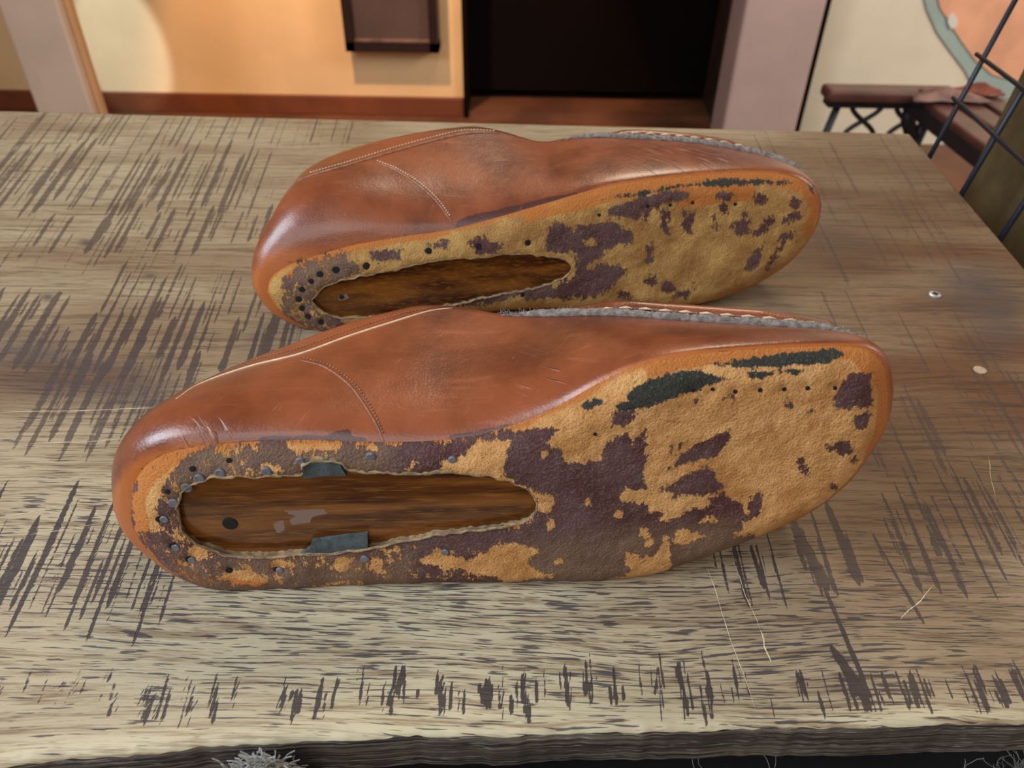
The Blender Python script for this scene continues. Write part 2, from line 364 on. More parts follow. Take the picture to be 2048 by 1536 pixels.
# ------------------------------------------------------------ bench with iron lattice
BY = 1.75
q0 = PY(1648, 184, BY); q1 = PY(1880, 196, BY)
bn = empty('iron_bench', (q0.x, BY, FLOOR)); tag(bn, 'old bench with dark iron lattice and brown wooden rails beside the wall', 'bench')
zt = q0.z
bevel(MB().box(q0.x, q1.x + .03, BY - .035, BY + .03, zt - .014, zt + .012).build('rail', M['benchwood'], bn), .009, 3)
MB().box(q0.x + .01, q1.x + .03, BY - .02, BY + .02, zt - .028, zt - .014).build('iron_bar', M['iron'], bn)
MB().tube([(q0.x + .04, BY, zt - .02), (q0.x + .012, BY, zt - .2), (q0.x - .01, BY, FLOOR)], .009).build('leg', M['iron'], bn, True)
def ell(x, s, y=BY):
    return [(x + s * .035 * math.cos(t), y, zt - .025 - .075 * t / math.pi) for t in np.linspace(0, math.pi, 14)] + [(x - s * .035 * math.cos(t), y, zt - .100 - .13 * t / math.pi) for t in np.linspace(0.2, math.pi, 12)]
for cx in (q0.x + .105, q0.x + .205):
    m = MB(); m.tube(ell(cx, 1), .0055).tube(ell(cx, -1), .0055); m.build('lattice', M['iron'], bn, True)
MB().tube([(q1.x - .01, BY, zt - .02), (q1.x - .03, BY, zt - .2), (q1.x - .03, BY, FLOOR)], .013).build('leg', M['iron'], bn, True)
MB().tube([(q1.x - .06, BY, zt - .02), (q1.x - .055, BY, zt - .06), (q1.x - .03, BY, zt - .1)], .016).build('bracket', M['iron'], bn, True)
dv = Vector((.087, -1, 0)).normalized()
for k, off in enumerate((-.045, .02, .085)):
    s0 = Vector((q1.x + off, BY + .02, zt - .004)); s1 = s0 + Vector((.03, -.75, 0))
    bevel(MB().bar(s0, s1, .05, .022).build('slat', M['benchwood'], bn), .006)
e0 = Vector((q1.x - .068, BY, zt - .022))
MB().bar(e0, e0 + Vector((.03, -.75, 0)), .012, .03).build('side_bar', M['iron'], bn)
MB().bar(e0 + Vector((.035, -.74, 0)), e0 + Vector((.035, -.74, FLOOR - e0.z)), .03, .03, (0, 1, 0)).build('leg', M['iron'], bn)
# leather scraps lying on the bench
def scrap(name, cx, cy, rx, ry, z, mat, seed, lab, h=.02):
    rr = random.Random(seed); V = [(cx, cy, z + h)]; F = []; n = 22; K = 5
    for k in range(1, K + 1):
        for i in range(n):
            a = 2 * math.pi * i / n; r = (k / K) * (1 + .25 * math.sin(3 * a + seed) + .12 * math.sin(7 * a))
            V.append((cx + rx * r * math.cos(a), cy + ry * r * math.sin(a), z + .003 + h * (1 - k / K) * rr.uniform(.5, 1.1)))
    for i in range(n): F.append((0, 1 + i, 1 + (i + 1) % n))
    for k in range(K - 1):
        for i in range(n):
            a0 = 1 + k * n; F.append((a0 + i, a0 + n + i, a0 + n + (i + 1) % n, a0 + (i + 1) % n))
    o = mesh(name, V, F, mat); s = o.modifiers.new('s', 'SOLIDIFY'); s.thickness = .003; return tag(o, lab, 'leather')
scrap('leather_scrap', q1.x - .02, BY - .06, .075, .045, zt + .012, M['scrap'], 3, 'crumpled dusty brown leather scrap on the bench corner', .022)
scrap('leather_piece', q1.x + .07, BY - .02, .055, .03, zt + .012, M['redleather'], 5, 'red-brown leather piece on the bench behind the wire grid', .02)

# ------------------------------------------------------------ table
TH = .021
cBR = P(1815, 268); eR = P(2048, 540); dR = (eR - cBR)
fpx = [(-900, 1600), (-300, 1552), (0, 1529), (150, 1514), (300, 1500), (500, 1483), (800, 1470), (1000, 1466), (1300, 1458), (1700, 1449), (2048, 1441), (2600, 1430)]
FE = [P(x, y) for x, y in fpx]
BL = P(-260, 216); XLEFT = -.62
def front_y(x): return np.interp(x, [p.x for p in FE], [p.y for p in FE])
sl = (cBR.y - BL.y) / (cBR.x - BL.x)
def back_y(x): return cBR.y + (x - cBR.x) * sl
XRT = cBR.x
# right edge x as function of y
def right_x(y): return cBR.x + (y - cBR.y) * dR.x / dR.y
NX, NY = 2000, 300
tt = np.linspace(0, 1, NY); ss = np.linspace(0, 1, NX)
# rows: y from front to back on each column
TT, SS = np.meshgrid(tt, ss, indexing='ij')
yr_mid = .13 + (.7 - .13) * TT
X = XLEFT + (right_x(yr_mid) - XLEFT) * SS
wob = (vnoise(X * 60, X * 0, 3) - .5) * .0012 + (vnoise(X * 240, X * 0, 4) - .5) * .0006
Y0 = front_y(X) + wob; Y1 = back_y(X)
Y = Y0 + (Y1 - Y0) * TT
Z = -.0012 * np.exp(-((Y - Y0) / .0012) ** 2) * (1 + vnoise(X * 300, X * 0, 9))
XY = np.stack([X.ravel(), Y.ravel()], 1)
PXY = to_px(np.c_[XY, np.zeros(len(XY))])
saw = np.zeros(len(XY)); scr = np.zeros(len(XY))
Xg, Yg = X.ravel(), Y.ravel()
order = np.argsort(Xg); Xs = Xg[order]
def stroke(field, a, b, w0, w1, amp):
    """tapered streak from a to b (world xy)"""
    a = np.array(a[:2]); b = np.array(b[:2]); m = max(w0, w1) * 2.2
    i0, i1 = np.searchsorted(Xs, [min(a[0], b[0]) - m, max(a[0], b[0]) + m]); idx = order[i0:i1]
    q = XY[idx]; k = (q[:, 1] > min(a[1], b[1]) - m) & (q[:, 1] < max(a[1], b[1]) + m); idx = idx[k]; q = q[k]
    e = b - a; t = np.clip(((q - a) @ e) / (e @ e), 0, 1); d = np.linalg.norm(q - a - t[:, None] * e, axis=1)
    w = (w0 + (w1 - w0) * t) * np.clip(np.minimum(t, 1 - t) * 7 + .25, 0, 1)
    v = amp * np.clip(1.35 - d / w, 0, 1) * (d < w * 2)
    field[idx] = np.maximum(field[idx], v)
rr = random.Random(5)
# clusters: x0, x1, y top, y bottom, step px, width in mm, amplitude
clusters = [(-60, 560, 226, 300, 26, .0016, .75), (560, 720, 232, 300, 26, .0014, .6), (-60, 520, 300, 420, 36, .0030, .85), (120, 560, 420, 505, 40, .0030, .8),
            (-40, 560, 320, 430, 30, .0016, .6), (0, 420, 440, 560, 48, .0016, .5), (-60, 160, 560, 760, 30, .0030, .85), (250, 560, 540, 650, 30, .0018, .75), (200, 620, 620, 760, 28, .0028, .85), (-40, 240, 660, 740, 34, .0018, .6),
            (120, 400, 730, 900, 26, .0022, .7), (-60, 320, 1010, 1240, 28, .0030, .95), (-60, 330, 1100, 1270, 22, .0014, .8), (300, 420, 1080, 1240, 26, .0014, .7),
            (230, 560, 1360, 1450, 50, .0009, .75), (560, 1040, 1350, 1430, 40, .0009, .8), (800, 1400, 1345, 1425, 60, .0014, .85), (1000, 1480, 1320, 1430, 44, .0008, .7), (1460, 2048, 1335, 1425, 44, .0010, .8), (1700, 2080, 1345, 1425, 60, .0014, .8),
            (1420, 1700, 1070, 1200, 30, .0018, .7), (1560, 1860, 1010, 1180, 46, .0034, .7), (1860, 2100, 950, 1180, 22, .0016, .65), (1800, 2060, 960, 1140, 50, .0034, .6), (1680, 1850, 770, 960, 30, .0030, .6),
            (1880, 2060, 740, 960, 30, .0030, .6), (1640, 1700, 560, 700, 40, .0014, .6), (1640, 1900, 430, 560, 36, .0030, .5), (1500, 1830, 270, 420, 34, .0026, .55), (1640, 2000, 360, 470, 40, .0022, .5), (1780, 1960, 640, 760, 50, .0020, .5), (0, 230, 1340, 1420, 40, .0014, .5)]
def down(x, y0, y1): return x + (x - 1000) / (y0 + 900) * (y1 - y0)
for (x0, x1, ya, yb, st, w, am) in clusters:
    x = x0
    if ya < 800 and x0 < 600: st *= .72; am *= 1.08
    while x < x1:
        a_ = ya + rr.uniform(-.22, .15) * (yb - ya); b_ = yb + rr.uniform(-.3, .15) * (yb - ya); xx = x + rr.uniform(-.3, .3) * st
        if ya > 1290:
            for _ in range(rr.choice((1, 3, 5, 7))):
                xj = xx + rr.gauss(0, 7); c0 = a_ + rr.uniform(0, .6) * (b_ - a_); c1 = min(b_ + rr.uniform(-12, 12), c0 + rr.uniform(.3, .8) * (b_ - a_)); ww = rr.choice((.0003, .0005, .0008))
                stroke(saw, P(xj, c0), P(down(xj, c0, c1), c1), ww * .7, ww, am * 1.1)
            if rr.random() < .5: x += st * rr.uniform(.7, 1.3); continue
        if rr.random() < .88:
            ww = w * rr.uniform(.45, 1.2) * (.8 if ya < 950 else .62)
            stroke(saw, P(xx, a_), P(down(xx, a_, b_), b_), ww * rr.uniform(.4, 1), ww, am * rr.uniform(.75, 1.15))
            for _ in range(2):
                xj = xx + rr.uniform(-.35, .35) * st; c0 = a_ + rr.uniform(0, .5) * (b_ - a_); c1 = c0 + rr.uniform(.2, .5) * (b_ - a_)
                stroke(saw, P(xj, c0), P(down(xj, c0, c1), c1), ww * .3, ww * .35, am * .85)
        x += st * rr.uniform(.75, 1.3)
for (a_, b_, w) in [((1590, 1040), (1745, 1400), .0013), ((1660, 1290), (1735, 1400), .0035), ((1590, 1050), (1655, 1180), .0036), ((1650, 1000), (1720, 1170), .003), ((1740, 1060), (1850, 1250), .0011), ((1500, 1090), (1530, 1180), .0014)]:
    stroke(saw, P(*a_), P(*b_), w * .5, w, .9)
SCR = [((-20, 826), (330, 816), .00045, 1), ((60, 888), (270, 878), .0004, .9), ((200, 965), (245, 961), .0005, .9), ((1412, 1130), (1510, 1420), .00035, 1), ((1466, 1125), (1520, 1260), .0003, .9), ((1520, 1260), (1542, 1330), .0007, 1), ((1800, 1240), (1870, 1170), .0004, .9), ((1975, 910), (1990, 1000), .0003, .7), ((-20, 1040), (130, 1010), .0004, .6), ((60, 1070), (190, 1050), .0003, .6)]
def blob(cx, cy, rx, ry, p=2): return np.exp(-(((PXY[:, 0] - cx) / rx) ** 2 + ((PXY[:, 1] - cy) / ry) ** 2) ** (p / 2))
tone = .44 + .5 * blob(800, 1330, 760, 230) + .3 * blob(150, 1000, 300, 160) + .18 * blob(350, 330, 420, 120) - .42 * blob(1880, 760, 460, 520) - .15 * blob(1700, 350, 300, 120) - .28 * blob(100, 740, 360, 100) + .22 * blob(1300, 255, 420, 22) + .5 * np.exp(-((Yg - Y0.ravel()) / .007) ** 2)  # wood tone plus painted window light: brighter front, falloff to the right
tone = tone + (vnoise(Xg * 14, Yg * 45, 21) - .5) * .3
pore = np.clip(.25 + .8 * blob(900, 1250, 900, 210) + .35 * blob(200, 1000, 400, 200) + .5 * blob(1700, 1350, 500, 200) - .3 * blob(400, 400, 600, 200), 0, 1)
stain = .85 * blob(1945, 575, 70, 45) + .7 * blob(2000, 640, 60, 60) + .6 * blob(150, 760, 160, 55) + .5 * blob(300, 790, 90, 60) + .7 * blob(1680, 480, 90, 60) * .4 + .6 * blob(40, 700, 120, 40)
stain += sum(.9 * blob(*q) for q in [(1765, 622, 8, 4), (1720, 1070, 8, 5), (1715, 1272, 7, 6), (172, 485, 12, 7), (300, 552, 12, 5), (95, 595, 14, 8), (1520, 1195, 6, 4)])
me_idx = np.arange(NX * NY).reshape(NY, NX)
Fq = np.stack([me_idx[:-1, :-1].ravel(), me_idx[:-1, 1:].ravel(), me_idx[1:, 1:].ravel(), me_idx[1:, :-1].ravel()], 1)
# top, grid sheet
tb = empty('wooden_table', (0, .42, FLOOR)); tag(tb, 'rough sawn oak table carrying the two leather shoes', 'table')
me = bpy.data.meshes.new('tabletop'); nV = NX * NY
sb = me_idx[0]; rb = me_idx[:, -1]; bb = me_idx[-1][::-1]; lb = me_idx[:, 0][::-1]
rim = np.r_[sb[:-1], rb[:-1], bb[:-1], lb[:-1]]
Vtop = np.c_[Xg, Yg, Z.ravel()]
ctr = np.array([0, .4])
V2 = Vtop[rim].copy(); V2[:, 2] = -TH; dn = vnoise(V2[:, 0] * 40, V2[:, 1] * 40, 8); V2[:, 2] += (dn - .5) * .0015
V1 = Vtop[rim].copy(); V1[:, 2] = -.0042; V1[:, 1] -= .0006 * (V1[:, 1] < .25)
Vall = np.r_[Vtop, V1, V2]; nr = len(rim); r1 = nV + np.arange(nr); r2 = nV + nr + np.arange(nr)
F1 = np.stack([rim, r1, np.roll(r1, -1), np.roll(rim, -1)], 1); F2 = np.stack([r1, r2, np.roll(r2, -1), np.roll(r1, -1)], 1)
FF = np.r_[Fq, F1, F2]
me.vertices.add(len(Vall)); me.vertices.foreach_set('co', Vall.ravel().astype(np.float32))
me.loops.add(FF.size); me.loops.foreach_set('vertex_index', FF.ravel().astype(np.int32))
me.polygons.add(len(FF)); me.polygons.foreach_set('loop_start', (np.arange(len(FF)) * 4).astype(np.int32))
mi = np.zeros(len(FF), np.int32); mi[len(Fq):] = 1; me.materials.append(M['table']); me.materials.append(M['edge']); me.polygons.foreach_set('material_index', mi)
sm = np.ones(len(FF), bool); sm[len(Fq):] = False; me.polygons.foreach_set('use_smooth', sm)
def setat(n, a):
    full = np.zeros(len(Vall), np.float32); full[:nV] = a; at = me.attributes.new(n, 'FLOAT', 'POINT'); at.data.foreach_set('value', full)
sawk = np.clip(.72 + .25 * (PXY[:, 1] > 950) + .15 * blob(300, 700, 300, 160) - .12 * (PXY[:, 0] > 1560) * (PXY[:, 1] < 1250), .2, .95)
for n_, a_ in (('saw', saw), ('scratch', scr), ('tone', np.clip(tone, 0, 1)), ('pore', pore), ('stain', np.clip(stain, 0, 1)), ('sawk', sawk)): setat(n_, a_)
me.update(); me.validate(); top = bpy.data.objects.new('tabletop', me); link(top, tb)
fyl = front_y(-.55)
MB().box(XLEFT + .03, .20, .26, .54, -.10, -TH - .001).build('apron', M['edge'], tb)
for (x, y) in ((XLEFT + .05, .24), (.20, .24), (XLEFT + .05, .56), (.20, .56)):
    bevel(MB().box(x - .03, x + .03, y - .03, y + .03, FLOOR, -TH - .001).build('leg', M['edge'], tb), .003)
def disc_on(name, c, n, r, h, mat, parent, cross=False, k=20, e1=None, asp=1., dome=0.):
    n = Vector(n).normalized(); x = (e1 or n.orthogonal()).normalized(); x = (x - n * x.dot(n)).normalized(); y = n.cross(x); c = Vector(c); V = []; F = []
    V += [c + x * r * math.cos(2 * math.pi * i / k) * asp + y * r * math.sin(2 * math.pi * i / k) - n * h for i in range(k)]
    V += [c + x * r * math.cos(2 * math.pi * i / k) * asp + y * r * math.sin(2 * math.pi * i / k) + n * h * .6 for i in range(k)]
    V += [c + x * r * .82 * math.cos(2 * math.pi * i / k) * asp + y * r * .82 * math.sin(2 * math.pi * i / k) + n * h for i in range(k)] + [c + n * (h + dome)]
    for a in (0, k): F += [(a + i, a + (i + 1) % k, a + k + (i + 1) % k, a + k + i) for i in range(k)]
    F += [(2 * k + i, 2 * k + (i + 1) % k, 3 * k) for i in range(k)]
    return mesh(name, V, F, mat, parent, False)
sc_ = P(1870, 589, .0006); so = disc_on('screw_head', sc_, (0, 0, 1), .0036, .0006, M['screw'], tb)
so['label'] = 'small zinc cross-head screw'
m = MB(); m.box(sc_.x - .0018, sc_.x + .0018, sc_.y - .0004, sc_.y + .0004, .0010, .0016); m.box(sc_.x - .0004, sc_.x + .0004, sc_.y - .0018, sc_.y + .0018, .0010, .0016)
m.build('cross_recess', M['hole'], so)
disc_on('wood_plug', P(1960, 740, .0003), (0, 0, 1), .0033, .0005, M['plug'], tb)

for (a_, b_, w, am) in SCR:
    p, q = P(*a_), P(*b_); L_ = (q - p); sd = Vector((-L_.y, L_.x, 0)).normalized(); V = []; n = 26
    for i in range(n + 1):
        t_ = i / n; c = p + L_ * t_ + sd * (math.sin(t_ * 9) * .0003 + random.uniform(-.00008, .00008)); ww = w * .42 * min(1, 6 * t_ + .1, 6 * (1 - t_) + .1) * random.uniform(.5, 1.2)
        for k in (-1, 1): V.append((c.x + sd.x * ww * k, c.y + sd.y * ww * k, .00012))
        V.append((c.x, c.y, .0002))
    F_ = []
    for i in range(n): F_ += [(3 * i, 3 * i + 3, 3 * i + 5, 3 * i + 2), (3 * i + 2, 3 * i + 5, 3 * i + 4, 3 * i + 1)]
    mesh('scratch', V, F_, M['scratch'], tb, True)
# ------------------------------------------------------------ shoes
def make_shoe(D):
    c0, c1 = P(*D['contact'][0]), P(*D['contact'][1]); tau = math.radians(D['tau'])
    e1 = (c1 - c0).normalized(); hz = Vector((-e1.y, e1.x, 0)).normalized()          # away from the camera
    e3 = hz * math.cos(tau) - Vector((0, 0, 1)) * math.sin(tau); e2 = hz * math.sin(tau) + Vector((0, 0, 1)) * math.cos(tau)
    O = c0
    def bp(px, py, w):
        p = PL(px, py, O + e3 * w, e3) - O; return (p.dot(e1), p.dot(e2))
    def world(u, v, w): return O + e1 * u + e2 * v + e3 * w
    N = 240; wE = .0055
    FU = np.array([bp(x, y, wE) for x, y in D['FU']]); FL = np.array([bp(x, y, wE) for x, y in D['FL']])
    up = cr(FU, N + 1); lo = cr(FL, N + 1)
    F = np.r_[up[:-1], lo[:-1]]                                                        # closed, heel > upper > toe > lower
    TU = np.array([bp(x, y, w) + (w,) for x, y, w in D['TU']]); tu = cr(TU, N + 1)
    # lower (hidden) top line mirrors the upper one, close to the table
    tl = tu[::-1].copy(); s_ = np.linspace(1, 0, N + 1); low = D['low'] + tl[:, 2] * math.tan(tau) * 1.0
    tl[:, 1] = low
    k = np.clip(np.minimum(s_, 1 - s_) * 9, 0, 1); k = k * k * (3 - 2 * k); mid0 = tu[::-1][:, 1]
    tl[:, 1] = mid0 * (1 - k) + low * k
    T = np.r_[tu[:-1], tl[:-1]]
    n2 = 2 * N
    tan = np.roll(F, -1, 0) - np.roll(F, 1, 0); tan /= np.linalg.norm(tan, axis=1)[:, None]
    nrm = np.stack([-tan[:, 1], tan[:, 0]], 1)                                         # outward: left of travel
    sidx = np.arange(n2)
    sfrac = np.where(sidx < N, sidx / N, (n2 - sidx) / N)
    bul = np.interp(sfrac, *D['bulge'])
    bul = np.where(sidx < N, bul, np.minimum(bul, .004 + .010 * np.clip(1 - sfrac * 9, 0, 1)))
    for _ in range(12):
        nrm = (np.roll(nrm, 1, 0) + nrm * 2 + np.roll(nrm, -1, 0)); nrm /= np.linalg.norm(nrm, axis=1)[:, None]
        bul = (np.roll(bul, 1) + 2 * bul + np.roll(bul, -1)) / 4
    K = 34; V = []; EDG = []; 
    nz = vnoise(F[:, 0] * 40, F[:, 1] * 40, 5) - .5
    for j in range(K + 1):
        f = j / K; o_ = math.sin(math.pi * f ** .62) ; g = f ** 1.25
        pu = F + (T[:, :2] - F) * g + nrm * (bul * o_)[:, None]
        pw = wE + (T[:, 2] - wE) * (f ** 1.15)
        for i in range(n2): V.append(world(pu[i, 0], pu[i, 1], pw[i]))
        EDG.append(np.full(n2, f))
    C = 12; mid = (T + T[(n2 - sidx) % n2]) / 2
    for j in range(1, C + 1):
        q = j / C; a = math.sin(q * math.pi / 2)
        for i in range(n2):
            g = 1 - math.cos(q * math.pi / 2)
            uv = T[i] + (mid[i] - T[i]) * (1 - math.cos(q * math.pi / 2) ** 1.2 if False else q)
            V.append(world(uv[0], uv[1], T[i, 2] + D['crown'] * math.sin(q * math.pi / 2)))
        EDG.append(np.full(n2, 1 + q))
    V = [Vector((v.x, v.y, max(v.z, .0007))) for v in V]
    Fc = []; R = K + C + 1
    for j in range(R - 1):
        q = (j - K) / C
        for i in range(n2):
            if q > .45 and D['open'][0] < sfrac[i] < D['open'][1]: continue
            a, b = j * n2 + i, j * n2 + (i + 1) % n2; Fc.append((a, b, b + n2, a + n2))
    f_ = np.concatenate(EDG); pxv = to_px(np.array(V))
    root = empty('lasted_shoe', tuple(world(float(F[:, 0].mean()), 0, .03))); root.location.z = 0; bpy.context.view_layer.update()
    tag(root, D['label'], 'shoe')
    ss_ = np.tile(sfrac, R); upside = np.tile(sidx < N, R)
    edge = np.exp(-f_ / .05) * np.interp(ss_, *D['edgek']) + .5 * np.exp(-(f_ / .5) ** 2) * np.exp(-(ss_ / .07) ** 2)
    st = sum([np.clip(.5 + sdist(pxv, p) / 14, 0, 1) for p in D.get('upstain', [])], np.zeros(len(V))) + np.exp(-(f_ / .03) ** 2) * .45
    blk = sum([np.clip(.5 + sdist(pxv, p) / 14, 0, 1) for p in D['black']], np.zeros(len(V)))
    cre = sum([np.exp(-(((pxv[:, 0] - x) / rx) ** 2 + ((pxv[:, 1] - y) / ry) ** 2)) for x, y, rx, ry in D['crease']], np.zeros(len(V)))
    ub = mesh('upper', V, Fc, M['leather'], root, True, dict(edge=np.clip(edge, 0, 1), stain=np.clip(st, 0, 1), black=np.clip(blk, 0, 1), crease=np.clip(cre, 0, 1)))
    # ---- bottom leather with the opening over the heel
    H = np.array([bp(x, y, 0) for x, y in D['hole']]); Hs = cr(np.r_[H, H[:1]], 201)[:-1]
    hn = (vnoise(np.arange(200) * .45, np.zeros(200), 2) - .5) * .0013 * D['rag'] + (vnoise(np.arange(200) * .15, np.zeros(200), 6) - .5) * .0016 * D['rag']
    tH = np.roll(Hs, -1, 0) - np.roll(Hs, 1, 0); tH /= np.linalg.norm(tH, axis=1)[:, None]; Hs = Hs + np.stack([-tH[:, 1], tH[:, 0]], 1) * hn[:, None]
    stp = .00095; u0, v0 = F.min(0); u1, v1 = F.max(0)
    gu, gv = np.meshgrid(np.arange(u0, u1, stp), np.arange(v0, v1, stp)); G = np.stack([gu.ravel(), gv.ravel()], 1); G += RNG.uniform(-.0002, .0002, G.shape)
    G = G[(sdist(G, F) > .0006) & (sdist(G, Hs) < -.0006)]
    pts = np.r_[F, Hs, G]; nf, nh = len(F), len(Hs)
    ed = [(i, (i + 1) % nf) for i in range(nf)] + [(nf + i, nf + (i + 1) % nh) for i in range(nh)]
    r = delaunay_2d_cdt([Vector(p) for p in pts], ed, [], 0, 1e-7)
    cv = np.array([tuple(p) for p in r[0]]); cf = np.array([f for f in r[2] if len(f) == 3]); cen = cv[cf].mean(1)
    cf = cf[(sdist(cen, F) > 0) & (sdist(cen, Hs) < 0)]
    dF = np.abs(sdist(cv, F)); dH = np.abs(sdist(cv, Hs))
    def botw(dF): return wE * np.clip(1 - dF / .013, 0, 1) ** 2.2
    un = (cv[:, 0] - u0) / (u1 - u0)
    dents = sum([np.exp(-((cv[:, 0] - h[0]) ** 2 + (cv[:, 1] - h[1]) ** 2) / .0022 ** 2) for h in [bp(x, y, 0) for x, y, *_ in D['tacks'] + D['nailholes']]], np.zeros(len(cv)))
    w = botw(dF) + (vnoise(cv[:, 0] * 90, cv[:, 1] * 90, 7) - .5) * .0012 * np.clip(dF / .008, 0, 1) + (vnoise(cv[:, 0] * 420, cv[:, 1] * 420, 8) - .5) * .0005 * np.clip(dF / .004, 0, 1) + .0007 * np.exp(-dH / .0012) + dents * .0007
    BV = [world(a, b, c) for (a, b), c in zip(cv, w)]; BV = [Vector((v.x, v.y, max(v.z, .0004))) for v in BV]
    bpx = to_px(np.array(BV))
    dark = np.full(len(cv), D['dark0'])
    for p in D['darkp']: dark = np.maximum(dark, np.clip(.5 + sdist(bpx, p) / 38, 0, 1))
    for p in D['mixp']: q = np.clip(.5 + sdist(bpx, p) / 40, 0, 1); dark = dark * (1 - q) + D['mixv'] * q
    for p in D['darkp2']: dark = np.maximum(dark, np.clip(.5 + sdist(bpx, p) / 38, 0, 1))
    for p in D['tanp']: dark = np.minimum(dark, 1 - np.clip(.56 + sdist(bpx, p) / 30, 0, 1))
    blk = np.zeros(len(cv))
    for p in D['black']: blk = np.maximum(blk, np.clip(.5 + sdist(bpx, p) / 32, 0, 1))
    org = np.zeros(len(cv))
    for p in D['orange']: org = np.maximum(org, np.clip(.5 + sdist(bpx, p) / 24, 0, 1))
    gry = np.zeros(len(cv))
    for p in D['greyp']: gry = np.maximum(gry, np.clip(.5 + sdist(bpx, p) / 40, 0, 1))
    org = np.maximum(org, np.exp(-dF / .0035) * .75)
    bot = mesh('leather_bottom', BV, cf[:, ::-1] if D.get('flip') else cf, M[D['suede']], root, True, dict(dark=.11 + .80 * dark, black=blk, orange=org, grey=gry))
    # inner lip of the opening
    LV = []; LF = []
    bvh = BVHTree.FromPolygons([tuple(v) for v in BV], [tuple(map(int, f)) for f in cf])
    for k, (ww, sh) in enumerate(((.0008, 0), (-.0002, .0004), (.0012, .0010), (.0055, .0006))):
        for i in range(nh):
            n_ = np.array([-tH[i, 1], tH[i, 0]]) * D['hs'] ; p = Hs[i] + n_ * sh * (.4 + 1.4 * random.random())
            LV.append(world(p[0], p[1], ww))
    for k in range(3):
        LF += [(k * nh + i, k * nh + (i + 1) % nh, (k + 1) * nh + (i + 1) % nh, (k + 1) * nh + i) for i in range(nh)]
    mesh('opening_rim', LV, LF, M['lip'], root, True)
    # ---- wooden last inside
    lr = empty('shoe_last', root.location); tag(lr, D['lastlabel'], 'shoe last')
    c_ = F.mean(0); I0 = F.copy() - nrm * .009; I0b = F - nrm * .006
    LV = []; LF = []; rings = []
    T2 = T.copy()
    seq = [(0, .0042)]
    for jj in range(9):
        f = jj / 8; uv = I0 + (mid[:, :2] + (T[:, :2] - mid[:, :2]) * .80 - I0) * f; ww = .0046 + (T[:, 2] - .004 - .0046) * f; rings.append((uv, ww))
    cone = np.clip(1 - np.abs(sfrac - D['cone']) / .34, 0, 1) ** .5
    for q in (.15, .6, 1.): rings.append((mid[:, :2] + (T[:, :2] - mid[:, :2]) * (.55 - .08 * q), T[:, 2] + D['crown'] * .6 + (.03 * cone - .006) * q))
    for uv, ww in rings: LV += [world(a, b, c) for (a, b), c in zip(uv, ww)]
    LV = [Vector((v.x, v.y, max(v.z, .002))) for v in LV]
    nr_ = len(rings)
    for j in range(nr_ - 1): LF += [(j * n2 + i, j * n2 + (i + 1) % n2, (j + 1) * n2 + (i + 1) % n2, (j + 1) * n2 + i) for i in range(n2)]
    for i in range(1, N - 1):   # strip caps, bottom then top
        a, b = i, n2 - i; LF.append((a, a + 1, b - 1, b)); q = (nr_ - 1) * n2; LF.append((q + a, q + b, q + b - 1, q + a + 1))
    # finely gridded sole face of the last, seen through the opening
    lb_ = mesh('body', LV, LF, M['last'], lr, False, dict(flake=np.zeros(len(LV))))
    hu0, hv0 = Hs.min(0) - .004; hu1, hv1 = Hs.max(0) + .004; a_, b_ = 140, 40; PV = []; 
    for i in range(b_):
        for j in range(a_):
            u_, v_ = hu0 + (hu1 - hu0) * j / (a_ - 1), hv0 + (hv1 - hv0) * i / (b_ - 1); PV.append(world(u_, v_, .0042 - .0012 * math.sin(math.pi * i / (b_ - 1)) - .0 * j))
    ppx = to_px(np.array(PV)); fl = np.zeros(len(PV))
    for p in D['flakes']: fl = np.maximum(fl, np.clip(.5 + sdist(ppx, p) / 8, 0, 1))
    PVn = np.array(PV); ins = sdist(np.array([(hu0 + (hu1 - hu0) * j / (a_ - 1), hv0 + (hv1 - hv0) * i / (b_ - 1)) for i in range(b_) for j in range(a_)]), Hs) > -.003
    PF = [(i * a_ + j, i * a_ + j + 1, (i + 1) * a_ + j + 1, (i + 1) * a_ + j) for i in range(b_ - 1) for j in range(a_ - 1) if ins[i * a_ + j]]
    sole_face = mesh('sole_face', PV, PF, M['last'], lr, True, dict(flake=fl))
    for (x, y, r_) in D['lastholes']: disc_on('peg_hole', PL(x, y, O + e3 * .0030, e3), -e3, r_, .0003, M['hole'], lr)
    # ---- things projected on the surfaces
    ubvh = BVHTree.FromPolygons([tuple(v) for v in V], Fc)
    def hit(x, y, which=ubvh, lift=0.):
        d = ray(x, y).normalized(); h = which.ray_cast(CAM, d)
        if h[0] is None: return None
        n_ = h[1] if h[1].dot(d) < 0 else -h[1]; return h[0] + n_ * lift, n_
    def nearest_bot(x, y, lift=0.):
        h = hit(x, y, bvh, lift); return h
    for (x, y, r_) in D['tacks']:
        h = nearest_bot(x, y, .0002)
        if h: disc_on('tack', h[0], -e3, r_ * 1.2, .0005, M['tack'], root)
    for (x, y, r_) in D['nailholes']:
        h = nearest_bot(x, y, .0001)
        if h: disc_on('nail_hole', h[0], -e3 * .8 + h[1] * .4, r_, .0003, M['hole'], root, k=9)
    for poly in D['shims']:
        pts_ = [PL(x, y, O + e3 * D['shimw'], e3) for x, y in poly]; n = len(pts_)
        mesh('reinforcement_tab', [p for p in pts_] + [p + e3 * .0016 for p in pts_], [tuple(range(n)), tuple(range(n, 2 * n))[::-1]] + [(i, n + i, n + (i + 1) % n, (i + 1) % n) for i in range(n)], M['shim'], root, False)['label'] = 'slate-blue tab at the opening'
    def path(pix, n, lift):
        c = cr(pix, n); out = []
        for x, y in c[:, :2]:
            h = hit(x, y, ubvh, lift)
            if h: out.append(h)
        return out
